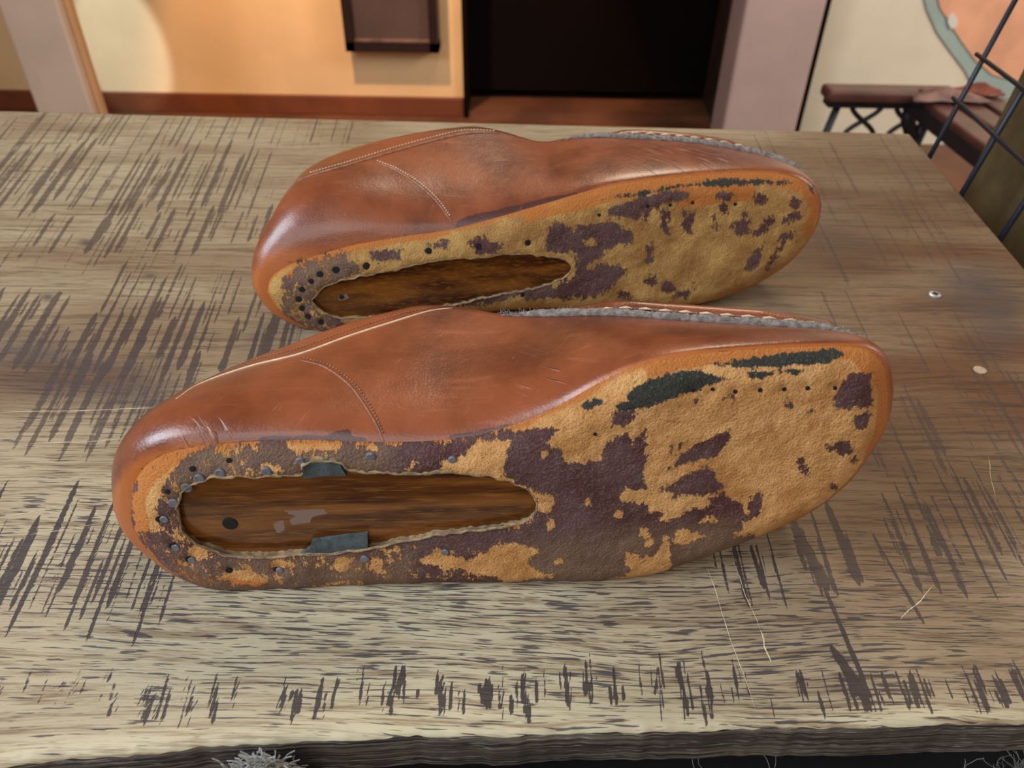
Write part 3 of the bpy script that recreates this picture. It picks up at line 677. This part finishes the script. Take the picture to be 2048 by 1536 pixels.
    for nm, pix, rad, mt in D['ridges']:
        pts_ = path(pix, 90, rad * .1)
        if len(pts_) > 3: MB().tube([p[0] for p in pts_], [rad * (.35 + .65 * min(1, 6 * min(i, len(pts_) - 1 - i) / len(pts_))) for i in range(len(pts_))], 6).build(nm, M[mt], root, True)
    for nm, pix, cnt, rad, mt in D['stitches']:
        pts_ = path(pix, cnt * 3, rad * .4); m = MB()
        for i in range(0, len(pts_) - 2, 3):
            a, b = pts_[i][0], pts_[i + 2][0]; c = (a + b) / 2 + pts_[i + 1][1] * rad * .6
            if (b - a).length < .012: m.tube([a, c, b], [rad * .6, rad, rad * .6], 6)
        if m.V: m.build(nm, M[mt], root, True)
    # frayed edge along the apron: a lumpy band on the top line
    i0, i1 = int(D['apron'][0] * N), int(D['apron'][1] * N); m = MB(); pts_ = []; rd = []
    for i in range(i0, i1):
        q = (i - i0) / (i1 - i0); w_ = min(1, 8 * q, 8 * (1 - q) + .15)
        j = (K - 1) * n2 + i; p = V[j]; pts_.append(p + e2 * (.0004 + .0007 * random.random()) * w_ + e3 * (.0012)); rd.append((.0016 + .0004 * random.random()) * (w_ * .9 + .1))
    m.tube(pts_, rd, 8); ob = m.build('apron_edge', M['cut'], root, True); ob['label'] = 'frayed pale grey cut leather edge'
    m = MB()
    for i in range(i0, i1):
        q = (i - i0) / (i1 - i0)
        for _ in range(7):
            p = pts_[i - i0] + e1 * random.uniform(-.001, .001) + e2 * random.uniform(0, .001) + e3 * random.uniform(-.0012, .0012)
            d_ = Vector((random.uniform(-1, 1), random.uniform(-1, 1), random.uniform(-.2, 1))).normalized(); m.tube([p, p + d_ * random.uniform(.001, .0022)], .00009, 3)
    f2 = m.build('frayed_fibres', M['cut'], root); f2['kind'] = 'stuff'
    # the apron leather behind the frayed edge, and its pale stitches
    m = MB(); A_ = []; j0, j1 = D['apron2']; a0, a1 = int(j0 * N), int(j1 * N); VV = []; FF_ = []
    rows = 7
    for i in range(a0, a1 + 1):
        q = (i - a0) / (a1 - a0); hgt = D['aph'] * min(1, 3.5 * q, 4 * (1 - q)); b0 = V[K * n2 + i]
        for r_ in range(rows):
            t_ = r_ / (rows - 1); VV.append(b0 + e3 * (.0015 + .002 * min(1, 4 * q) + .010 * t_) - e2 * .003 * max(0, 1 - 5 * q) + e2 * (hgt * math.sin(math.pi * min(t_ * 1.1 + .12, 1) * .9) - .002 * (t_ > .9)))
    for i in range(a1 - a0):
        for r_ in range(rows - 1): a = i * rows + r_; FF_.append((a, a + rows, a + rows + 1, a + 1))
    ap = mesh('apron', VV, FF_, M['leather'], root, True, dict(edge=np.zeros(len(VV)), stain=np.zeros(len(VV)), black=np.zeros(len(VV)), crease=np.zeros(len(VV))))
    s_ = ap.modifiers.new('s', 'SOLIDIFY'); s_.thickness = .0012
    m = MB()
    for i in range(a0 + 6, a1 - 8, 6):
        p = VV[(i - a0) * rows]; q = VV[(i + 4 - a0) * rows]; up_ = e2 * D['aph'] * .35 - e3 * .0006
        m.tube([p + up_, (p + q) / 2 + up_ * 1.35, q + up_ * .9], [.0003, .0006, .0003], 6)
    m.build('apron_stitches', M['pale_thread'], root, True)
    print(D['label'][:20], 'u', u0, u1, 'v', v0, v1, 'T v', T[:N, 1].min(), T[:N, 1].max(), 'L', (up[0]), up[-1])
    return root

zR = lambda pts: [(900 + x / 2.2756, 600 + y / 2.2756) for x, y in pts]
zL = lambda pts: [(220 + x / 2.477, 600 + y / 2.477) for x, y in pts]
z4 = lambda pts: [(480 + x / 3.268, 230 + y / 3.268) for x, y in pts]
z5 = lambda pts: [(1050 + x / 3.2508, 230 + y / 3.2508) for x, y in pts]
def spt(cx, cy, rx, ry): return [(cx + rx * math.cos(a), cy + ry * math.sin(a)) for a in np.linspace(0, 2 * math.pi, 9)[:-1]]

front = dict(label='nearer brown leather shoe, sole-less on its last, blue-grey tabs at the heel opening', lastlabel='varnished wooden last showing through the heel opening of the nearer shoe',
    contact=((430, 1190), (1250, 1170)), tau=7, low=.006, crown=.012, open=(.12, .52), cone=.3, rag=1.0, hs=1, suede='suede',
    FU=[(262, 1040), (263, 1000), (272, 960), (300, 925), (350, 902), (440, 888), (600, 880), (770, 884), (900, 878), (1010, 855), (1110, 815), (1200, 765), (1290, 728), (1400, 708), (1550, 696), (1680, 692), (1740, 703), (1768, 735), (1776, 790)],
    FL=[(1776, 790), (1770, 850), (1740, 905), (1690, 970), (1610, 1030), (1500, 1080), (1400, 1117), (1300, 1150), (1180, 1166), (1000, 1168), (850, 1168), (700, 1174), (560, 1184), (440, 1182), (360, 1155), (305, 1110), (275, 1072), (262, 1040)],
    TU=[(380, 860, .062), (352, 815, .064), (370, 782, .066), (450, 740, .069), (560, 696, .073), (700, 645, .078), (800, 619, .082), (850, 611, .084), (910, 613, .084), (1000, 627, .079), (1080, 628, .073), (1200, 628, .065), (1350, 639, .057), (1500, 650, .049), (1630, 660, .042), (1710, 675, .036), (1748, 700, .031), (1758, 745, .028)],
    bulge=([0, .08, .2, .4, .6, .8, .92, 1], [.011, .011, .008, .006, .003, .003, .003, .003]),
    edgek=([0, .1, .5, .62, 1], [1, .7, .1, .9, 1]), apron=(.52, .97), apron2=(.60, .94), aph=.0032,
    crease=[(1110, 760, 60, 45), (400, 870, 45, 25)],
    upstain=[zR([(0, 620), (300, 580), (480, 500), (640, 420), (760, 365), (900, 310), (900, 345), (650, 470), (480, 570), (280, 620), (0, 650)]), zL([(1030, 680), (1180, 640), (1220, 700), (1100, 705)]), zL([(740, 685), (1250, 690), (1250, 715), (740, 715)])],
    hole=[(355, 1012), (366, 985), (400, 965), (450, 956), (596, 951), (606, 934), (640, 927), (676, 932), (712, 950), (850, 949), (960, 955), (1020, 965), (1058, 984), (1071, 1010), (1060, 1035), (1020, 1050), (900, 1068), (750, 1094), (640, 1108), (520, 1113), (440, 1105), (385, 1080), (360, 1050)],
    tacks=[(347, 1005, .0016), (373, 974, .0017), (399, 957, .0016), (441, 946, .0016), (533, 942, .0015), (741, 914, .0014), (905, 920, .0013), (600, 922, .0012), (329, 1038, .0013), (352, 1095, .0013), (385, 1120, .0013), (560, 1140, .0012), (730, 1117, .0014), (890, 1103, .0012)],
    nailholes=[(385, 938, .0011), (458, 921, .0010), (335, 983, .0010), (318, 1038, .0013), (345, 1092, .0015), (378, 1118, .0015), (458, 1140, .0014), (552, 1138, .0011), (1385, 780, .0007), (1425, 778, .0007), (1520, 780, .0008), (1568, 778, .0008), (1615, 776, .0008), (1670, 776, .0007), (1470, 783, .0008), (1190, 868, .0007)],
    lastholes=[(460, 1047, .0028)], flakes=[zL([(865, 1045), (1060, 1035), (1080, 1062), (1000, 1075), (990, 1105), (900, 1115), (885, 1090), (930, 1070), (880, 1060)]), zL([(805, 1110), (860, 1090), (865, 1140), (830, 1155)])],
    shims=[zL([(930, 850), (965, 800), (1050, 790), (1130, 800), (1170, 872), (1060, 872), (960, 886)]), zL([(1000, 1195), (1180, 1170), (1275, 1160), (1278, 1230), (1100, 1250), (940, 1264), (990, 1230)])], shimw=.0008,
    dark0=.02,
    darkp=[zR([(280, 600), (500, 588), (430, 650), (495, 690), (500, 745), (690, 740), (720, 650), (800, 610), (830, 650), (885, 590), (895, 700), (885, 850), (780, 870), (770, 915), (900, 930), (905, 950), (1010, 940), (1090, 930), (1190, 910), (1240, 870), (1320, 930), (1350, 1000), (1370, 900), (1400, 870), (1425, 890), (1400, 990), (1340, 1010), (1290, 1090), (1360, 1070), (1390, 1085), (1300, 1150), (1120, 1210), (1000, 1260), (990, 1150), (980, 1080), (950, 1150), (860, 1170), (810, 1150), (800, 1260), (600, 1290), (330, 1290), (330, 1240), (400, 1140), (290, 1110), (180, 1120), (160, 1190), (0, 1190), (0, 1020), (270, 1050), (380, 1000), (400, 900), (370, 850), (240, 800), (250, 700)]),
           zR([(1010, 670), (1060, 700), (1180, 640), (1270, 590), (1275, 640), (1200, 710), (1080, 740), (1000, 770)]), zR([(960, 860), (1030, 850), (1060, 800), (1170, 760), (1240, 850), (1150, 890), (1010, 890)]),
           zR([(1750, 480), (1790, 390), (1830, 340), (1910, 330), (1925, 480), (1850, 495)]), zR([(1845, 530), (1915, 520), (1900, 590), (1850, 580)]), zR(spt(1790, 670, 35, 28)), zR(spt(1615, 772, 26, 16)), zR(spt(1595, 735, 15, 12)), zR(spt(1545, 480, 15, 20)), zR(spt(1125, 460, 14, 10)), zR(spt(1275, 450, 30, 14)), zR(spt(1725, 665, 12, 9)), zR(spt(1840, 730, 12, 18)), zR(spt(1740, 850, 16, 16)), zR(spt(1035, 680, 14, 22)), zR(spt(1645, 512, 10, 8)),
           zR([(730, 580), (745, 500), (850, 500), (845, 550)]), zR([(0, 620), (300, 595), (280, 640), (120, 650), (60, 705), (0, 715)])],
    mixp=[zL([(60, 900), (480, 700), (740, 690), (1932, 640), (1932, 1450), (250, 1450), (60, 1200)]), zL([(250, 1200), (1932, 1100), (1932, 1480), (300, 1480)])], mixv=.57,
    darkp2=[zL([(740, 690), (900, 700), (930, 790), (850, 880), (700, 830)]), zL([(1360, 720), (1850, 690), (1640, 800), (1630, 870), (1250, 860), (1100, 790), (1170, 720)]), zL([(1500, 1150), (1932, 1060), (1932, 1250), (1700, 1250), (1520, 1320)]), zL([(1390, 1370), (1932, 1370), (1932, 1480), (1390, 1480)]), zR([(250, 700), (500, 690), (560, 760), (700, 760), (880, 800), (760, 870), (400, 850), (240, 800)])],
    tanp=[zL([(885, 705), (1160, 690), (1150, 740), (1000, 745), (930, 775)]), zL([(505, 715), (575, 715), (565, 750), (520, 750)]), zL([(700, 710), (725, 710), (722, 755), (702, 750)]), zL([(1255, 705), (1310, 705), (1340, 745), (1280, 745)]), zL([(130, 1140), (110, 980), (170, 860), (300, 770), (360, 750), (400, 760), (300, 860), (250, 950), (230, 1060), (250, 1150)]), zL([(1640, 800), (1740, 780), (1820, 700), (1932, 690), (1932, 880), (1640, 860)]), zR([(60, 705), (130, 640), (280, 640), (250, 700), (235, 800), (0, 800), (0, 715)]),
          zL([(1530, 1300), (1620, 1240), (1740, 1310), (1700, 1340)]), zL([(1700, 1300), (1932, 1240), (1932, 1370), (1800, 1360)]), zL(spt(840, 1310, 40, 30)), zL(spt(1150, 1310, 38, 35)), zL(spt(1320, 1310, 30, 20)), zL(spt(640, 1370, 60, 30)), zL(spt(1380, 1260, 18, 20)), zL([(1460, 845), (1510, 795), (1525, 805), (1480, 850)]), zL(spt(730, 1390, 50, 30)), zL(spt(800, 830, 50, 18)), zL(spt(430, 1250, 60, 40)),
          zR([(0, 1170), (160, 1190), (180, 1120), (290, 1110), (400, 1140), (330, 1190), (470, 1260), (330, 1270), (160, 1240), (0, 1220)]), zR(spt(440, 930, 40, 50)), zR(spt(460, 1020, 14, 24)), zR(spt(630, 925, 17, 17)), zR([(765, 900), (800, 855), (840, 870), (830, 910), (780, 915)]), zR([(1120, 1010), (1200, 985), (1205, 1005), (1140, 1025)]), zR(spt(885, 1060, 24, 24)), zR(spt(905, 1108, 14, 14)), zR([(1020, 1110), (1035, 1040), (1080, 1050), (1150, 1075), (1080, 1110)]), zR([(800, 1245), (840, 1190), (930, 1170), (975, 1070), (1000, 1080), (1000, 1235), (860, 1260)]), zR([(940, 1010), (1010, 950), (1090, 950), (1000, 1000)]), zR(spt(425, 700, 34, 16)), zR([(905, 905), (1200, 905), (1185, 935), (905, 965)]), zR(spt(770, 970, 12, 18)), zR(spt(495, 1190, 12, 10)), zR([(1000, 780), (1110, 740), (1170, 750), (1060, 800), (1000, 840)]), zR([(1010, 770), (1060, 640), (1010, 660)])],
    black=[zR([(800, 430), (860, 380), (1000, 330), (1100, 315), (1240, 350), (1280, 360), (1160, 400), (1000, 450), (900, 490), (760, 510), (750, 480), (810, 460)]), zR([(1190, 292), (1350, 262), (1600, 238), (1760, 220), (1800, 250), (1700, 295), (1500, 305), (1330, 305), (1230, 310)]), zR([(1350, 330), (1560, 312), (1640, 320), (1500, 345), (1370, 360)]), zR([(600, 482), (650, 450), (695, 450), (690, 478), (620, 498)]), zL([(690, 690), (740, 690), (700, 700)])],
    orange=[zR([(880, 300), (1100, 240), (1500, 205), (1800, 190), (1990, 300), (1995, 500), (1960, 700), (1850, 850), (1700, 960), (1500, 1070), (1480, 1050), (1700, 920), (1850, 780), (1930, 620), (1950, 400), (1820, 270), (1300, 290), (1050, 310), (900, 360)]), zL([(60, 900), (130, 850), (300, 740), (440, 730), (350, 800), (220, 900), (180, 1000), (200, 1130), (260, 1230), (420, 1350), (900, 1420), (700, 1470), (400, 1450), (150, 1250)])],
    greyp=[zR([(330, 1100), (900, 1040), (1350, 1000), (1400, 1120), (1000, 1290), (330, 1300)]), zL([(280, 900), (420, 740), (700, 700), (1400, 700), (1400, 860), (900, 880), (640, 890), (440, 940), (340, 1030), (330, 1100)]), zL([(250, 1200), (400, 1280), (1500, 1260), (1500, 1450), (400, 1450)])],
    ridges=[('collar_edge', [(352, 798), (400, 768), (500, 733), (600, 708), (700, 672), (800, 640), (860, 622), (905, 616)], .00055, 'pale_thread'), ('counter_edge', [(598, 720), (650, 735), (700, 772), (735, 820), (758, 860), (769, 886)], .0004, 'thread')],
    stitches=[('collar_stitches', [(400, 758), (500, 722), (600, 696), (700, 660), (800, 629), (860, 616)], 70, .00025, 'thread'), ('counter_stitches', [(606, 716), (660, 732), (710, 770), (745, 820), (766, 866)], 34, .0003, 'thread')])

back = dict(label='farther brown leather shoe, sole-less on its last, lying behind the nearer shoe', lastlabel='dark wooden last showing through the heel opening of the farther shoe',
    contact=((640, 672), (1300, 630)), tau=7, low=.006, crown=.012, open=(.12, .52), cone=.3, rag=1.0, hs=1, suede='suede_far',
    FU=[(535, 585), (540, 560), (560, 540), (600, 522), (700, 492), (800, 474), (895, 460), (990, 436), (1100, 404), (1200, 376), (1300, 360), (1400, 350), (1500, 345), (1580, 352), (1622, 378), (1637, 415)],
    FL=[(1637, 415), (1632, 450), (1605, 495), (1560, 538), (1480, 582), (1400, 607), (1300, 621), (1200, 621), (1100, 616), (1000, 620), (900, 634), (800, 655), (720, 668), (650, 667), (600, 648), (560, 622), (535, 585)],
    TU=[(640, 440, .060), (606, 400, .062), (592, 362, .065), (630, 328, .070), (700, 298, .074), (800, 272, .079), (900, 256, .083), (960, 254, .084), (1010, 264, .082), (1080, 283, .076), (1140, 276, .072), (1200, 272, .067), (1300, 277, .060), (1400, 286, .053), (1500, 304, .045), (1570, 325, .038), (1610, 350, .033), (1622, 385, .028)],
    bulge=([0, .05, .10, .17, .26, .4, .6, .8, .92, 1], [.013, .016, .020, .019, .012, .006, .003, .003, .003, .003]),
    edgek=([0, .1, .5, .62, 1], [1, .7, .1, .9, 1]), apron=(.56, .99), apron2=(.60, .93), aph=.0032,
    crease=[(1370, 310, 70, 30)],
    upstain=[z5([(0, 580), (150, 545), (330, 510), (330, 530), (150, 570), (0, 620)]), z4([(1400, 720), (1500, 660), (2026, 550), (2026, 600), (1600, 690), (1440, 740)])],
    hole=[(624, 600), (638, 586), (665, 568), (760, 546), (900, 522), (1020, 512), (1090, 513), (1130, 522), (1141, 540), (1115, 560), (1050, 581), (960, 598), (880, 612), (800, 625), (740, 632), (680, 634), (640, 620)],
    tacks=[], nailholes=[(622, 563, .0018), (640, 549, .0020), (672, 540, .0022), (733, 532, .0022), (857, 503, .0022), (957, 493, .0020), (1056, 485, .0020), (604, 579, .0019), (598, 598, .0019), (604, 616, .0019), (616, 632, .0019), (642, 643, .0019), (690, 652, .0014), (1045, 590, .0013), (1295, 412, .0011), (1198, 430, .001), (1385, 405, .001), (1470, 408, .001), (1340, 410, .001)],
    lastholes=[(683, 594, .0014)], flakes=[z4([(640, 1180), (700, 1170), (710, 1200), (650, 1215)])],
    shims=[], shimw=.0008, dark0=.02,
    darkp=[z5([(150, 740), (190, 700), (260, 700), (300, 760), (360, 720), (500, 700), (560, 700), (680, 760), (690, 830), (560, 860), (500, 900), (400, 1000), (470, 980), (600, 970), (650, 980), (640, 1050), (560, 1130), (430, 1190), (190, 1180), (200, 1120), (330, 1050), (350, 950), (330, 900), (160, 880)]), z5([(885, 580), (930, 590), (935, 770), (890, 775), (880, 680)]), z5([(1030, 640), (1090, 640), (1080, 770), (1030, 770)]), z5([(1340, 740), (1360, 700), (1480, 680), (1440, 760), (1380, 780)]), z5([(1490, 775), (1560, 690), (1605, 650), (1605, 700), (1540, 770)]), z5([(1430, 1010), (1500, 880), (1560, 830), (1540, 920), (1480, 1010)]), z5([(1570, 985), (1640, 850), (1700, 780), (1760, 750), (1700, 830), (1640, 920)]), z5(spt(820, 1075, 42, 32)), z5([(960, 1190), (1000, 1150), (1095, 1115), (1050, 1190)]), z5(spt(930, 1115, 40, 30)),
           z5([(550, 660), (560, 610), (640, 580), (900, 490), (1060, 500), (1060, 540), (900, 590), (750, 640), (740, 680), (640, 660)]), z5([(795, 850), (835, 855), (825, 950), (790, 945)]), z5(spt(1290, 610, 25, 25)), z5(spt(1430, 645, 20, 22)), z5(spt(1750, 580, 32, 32)), z5(spt(1530, 540, 35, 26)), z5([(1670, 700), (1720, 650), (1790, 630), (1800, 670), (1740, 680)]), z5(spt(1240, 690, 14, 40)), z5(spt(650, 1170, 40, 30)), z5([(0, 1130), (190, 1120), (190, 1180), (0, 1200)]), z5(spt(780, 650, 12, 40)), z5(spt(1300, 520, 50, 20)),
           z4([(300, 1290), (290, 1100), (400, 1000), (600, 960), (640, 1060), (600, 1100), (480, 1150), (450, 1200), (460, 1280), (640, 1340), (560, 1400), (430, 1380)]), z4([(860, 890), (1000, 870), (1060, 890), (1050, 940), (900, 945)]), z4([(660, 920), (760, 960), (790, 1010), (690, 1060), (640, 1000)]), z4([(1240, 850), (1360, 830), (1360, 865), (1270, 870)]), z4([(1500, 830), (1560, 790), (1700, 840), (1690, 900), (1560, 900)]), z4([(1290, 1230), (1500, 1150), (2026, 1080), (2026, 1160), (1700, 1200), (1580, 1240), (1400, 1260)])],
    mixp=[z4([(280, 1400), (280, 1100), (420, 960), (700, 860), (760, 1050), (500, 1150), (520, 1320), (700, 1350), (660, 1440)])], mixv=.55, darkp2=[],
    tanp=[z4(spt(700, 1395, 45, 30)), z5([(370, 820), (440, 800), (450, 840), (400, 850)])],
    black=[z5([(500, 550), (700, 505), (900, 470), (1100, 440), (1300, 412), (1500, 415), (1740, 432), (1740, 446), (1400, 456), (1150, 462), (1000, 470), (800, 520), (600, 545)]), z5([(1840, 440), (1880, 460), (1880, 500), (1850, 480)]), z4([(540, 880), (640, 830), (710, 830), (650, 870), (560, 900)]), z4([(370, 955), (420, 940), (400, 965), (370, 970)]), z4([(940, 775), (1030, 765), (1000, 785)])],
    orange=[z5([(0, 640), (200, 570), (560, 450), (820, 410), (1300, 370), (1700, 380), (1900, 470), (1910, 650), (1850, 800), (1800, 760), (1860, 600), (1800, 500), (1400, 430), (1000, 480), (600, 560), (300, 640), (0, 690)]), z4([(280, 1150), (300, 1030), (420, 940), (700, 840), (1100, 780), (1380, 740), (1380, 790), (1000, 850), (700, 900), (420, 1000), (330, 1130)]), z5([(1000, 470), (1500, 450), (1500, 560), (1000, 600)])],
    greyp=[z4([(280, 1300), (280, 1000), (600, 900), (900, 1000), (500, 1200), (600, 1400)])],
    ridges=[('collar_edge', [(536, 400), (560, 380), (620, 352), (700, 330), (780, 306), (860, 284), (930, 268), (1000, 266)], .0008, 'thread'), ('counter_edge', [(752, 325), (790, 340), (830, 365), (870, 400), (895, 432), (906, 450)], .0006, 'thread')],
    stitches=[('collar_stitches', [(620, 346), (700, 323), (780, 298), (860, 276), (930, 261), (990, 262)], 60, .0004, 'pale_thread'), ('counter_stitches', [(754, 322), (792, 337), (834, 362), (874, 397), (900, 432)], 34, .0004, 'pale_thread')])
make_shoe(front)
make_shoe(back)

# ------------------------------------------------------------ wire grid panel and board at the right
off = Vector((dR.y, -dR.x, 0)).normalized(); off = off if off.x > 0 else -off
dd = dR.normalized(); dd = dd if dd.y > 0 else -dd
O2 = cBR + off * .02
def lean_err(a):
    n = off * math.cos(a) - Vector((0, 0, 1)) * math.sin(a); A = PL(2030, 0, O2, n); B = PL(1872, 290, O2, n); return (A - B).normalized().dot(dd)
best = min((abs(lean_err(math.radians(a))), a) for a in np.linspace(-40, 50, 181)); LA = math.radians(best[1]); print('lean', best)
n_ = off * math.cos(LA) - Vector((0, 0, 1)) * math.sin(LA); upw = dd.cross(n_).normalized(); upw = upw if upw.z > 0 else -upw
wg = empty('wire_grid', (O2.x + .1, O2.y - .15, FLOOR)); tag(wg, 'black coated wire grid panel leaning at the right end of the table', 'wire panel')
w1 = PL(1872, 290, O2, n_)
def onp(px, py): q = PL(px, py, O2, n_) - w1; return q.dot(dd), q.dot(upw)
cols = [0., onp(1990, 275)[0], onp(2048, 325)[0]]; c_sp = abs(cols[1]) if abs(cols[1]) > .02 else .05
r0, r1 = onp(1918, 200)[1], onp(1962, 110)[1]; r_sp = r1 - r0; print('grid', cols, r0, r1)
zlow = (FLOOR + .002 - w1.z) / upw.z
zlow = (-.13 - w1.z) / upw.z
for k in range(6):
    a = w1 - dd * c_sp * k; MB().tube([a + upw * zlow, a + upw * (r1 + r_sp * 2)], .0022, 8).build('upright_wire', M['wire'], wg, True)
for r in (r1 + r_sp * 2.2, r1, r0, zlow + .03, zlow + .002):
    a = w1 + upw * r + n_ * -.004; MB().tube([a + dd * .006, a - dd * (c_sp * 5 + .006)], .0018, 8).build('cross_wire', M['wire'], wg, True)
# board behind the grid
O3 = O2 + off * .05
def o3(px, py): return PL(px, py, O3, n_)
A = o3(1912, 400); B = o3(2052, 120)
upb = (B - A).normalized(); A0 = A - upb * ((A.z - FLOOR) / upb.z); B0 = A + upb * .6; sd = -dd * .16; th = off * .03
bd = MB().hexa([p + s1 + s2 for p in (A0, B0) for s1 in (Vector((0, 0, 0)), sd) for s2 in (Vector((0, 0, 0)), th)]).build('upright_board', M['rust']); bevel(bd, .004)
tag(bd, 'dark olive wooden board standing behind the wire grid', 'board')

# ------------------------------------------------------------ added stool, black to stand in for the dark below the front edge
zs = -.06
st = empty('added_stool', (0, P(1000, 1560, zs).y - .1, FLOOR)); tag(st, 'added black stool filling the dark below the table front edge, with pale wool tufts', 'stool')
yb = P(1000, 1512, zs - .02).y
cb = MB().box(-.34, .36, yb - .24, yb + .10, zs - .06, zs - .018).build('dark_seat', M['shade_fill'], st); bevel(cb, .012, 3)  # black slab added to darken the view under the table edge
for x in (-.30, .32):
    for y in (yb - .21, yb + .07): MB().tube([(x, y, zs - .06), (x, y, FLOOR)], .014, 10).build('leg', M['dkwood'], st, True)
m = MB(); rw = random.Random(3)
def tuft(px0, px1, py, n, ln, th=.00016):
    for _ in range(n):
        p = P(rw.uniform(px0, px1), py + rw.uniform(-2, 20), zs - .019); p.y = min(p.y, yb - .014) if False else p.y
        pts = [Vector((p.x, p.y, zs - .019))]; d = Vector((rw.uniform(-1, 1), rw.uniform(-.3, .9), rw.uniform(.5, 1.2))).normalized()
        for k in range(6): d = (d + Vector((rw.uniform(-.6, .6), rw.uniform(-.5, .5), rw.uniform(-.5, .4)))).normalized(); pts.append(pts[-1] + d * ln / 6)
        m.tube(pts, th, 4)
tuft(455, 610, 1530, 520, .020, .00022); tuft(1990, 2060, 1548, 50, .012, .00012); tuft(1400, 1440, 1545, 3, .014); tuft(1530, 1545, 1545, 2, .016); tuft(1880, 1910, 1545, 2, .015)
for _ in range(520):
    px_ = rw.gauss(532, 34); yy = front_y(PY(px_, 1528, .115).x) - rw.uniform(.004, .012); q = PY(px_, 1534 + rw.uniform(-14, 14) + abs(px_ - 532) * .2, yy)
    b_ = Vector((q.x + rw.uniform(-.004, .004), q.y, zs - .02)); d = Vector((rw.uniform(-1, 1), rw.uniform(-1, .4), rw.uniform(-.3, 1))).normalized() * .004
    m.tube([b_, b_.lerp(q, .6) + Vector((rw.uniform(-.002, .002), 0, 0)), q, q + d, q + d * 1.5 + Vector((rw.uniform(-.002, .002), 0, rw.uniform(-.003, 0)))], .00022, 4)
t_ = m.build('wool_tufts', M['fleece'], st); t_['kind'] = 'stuff'
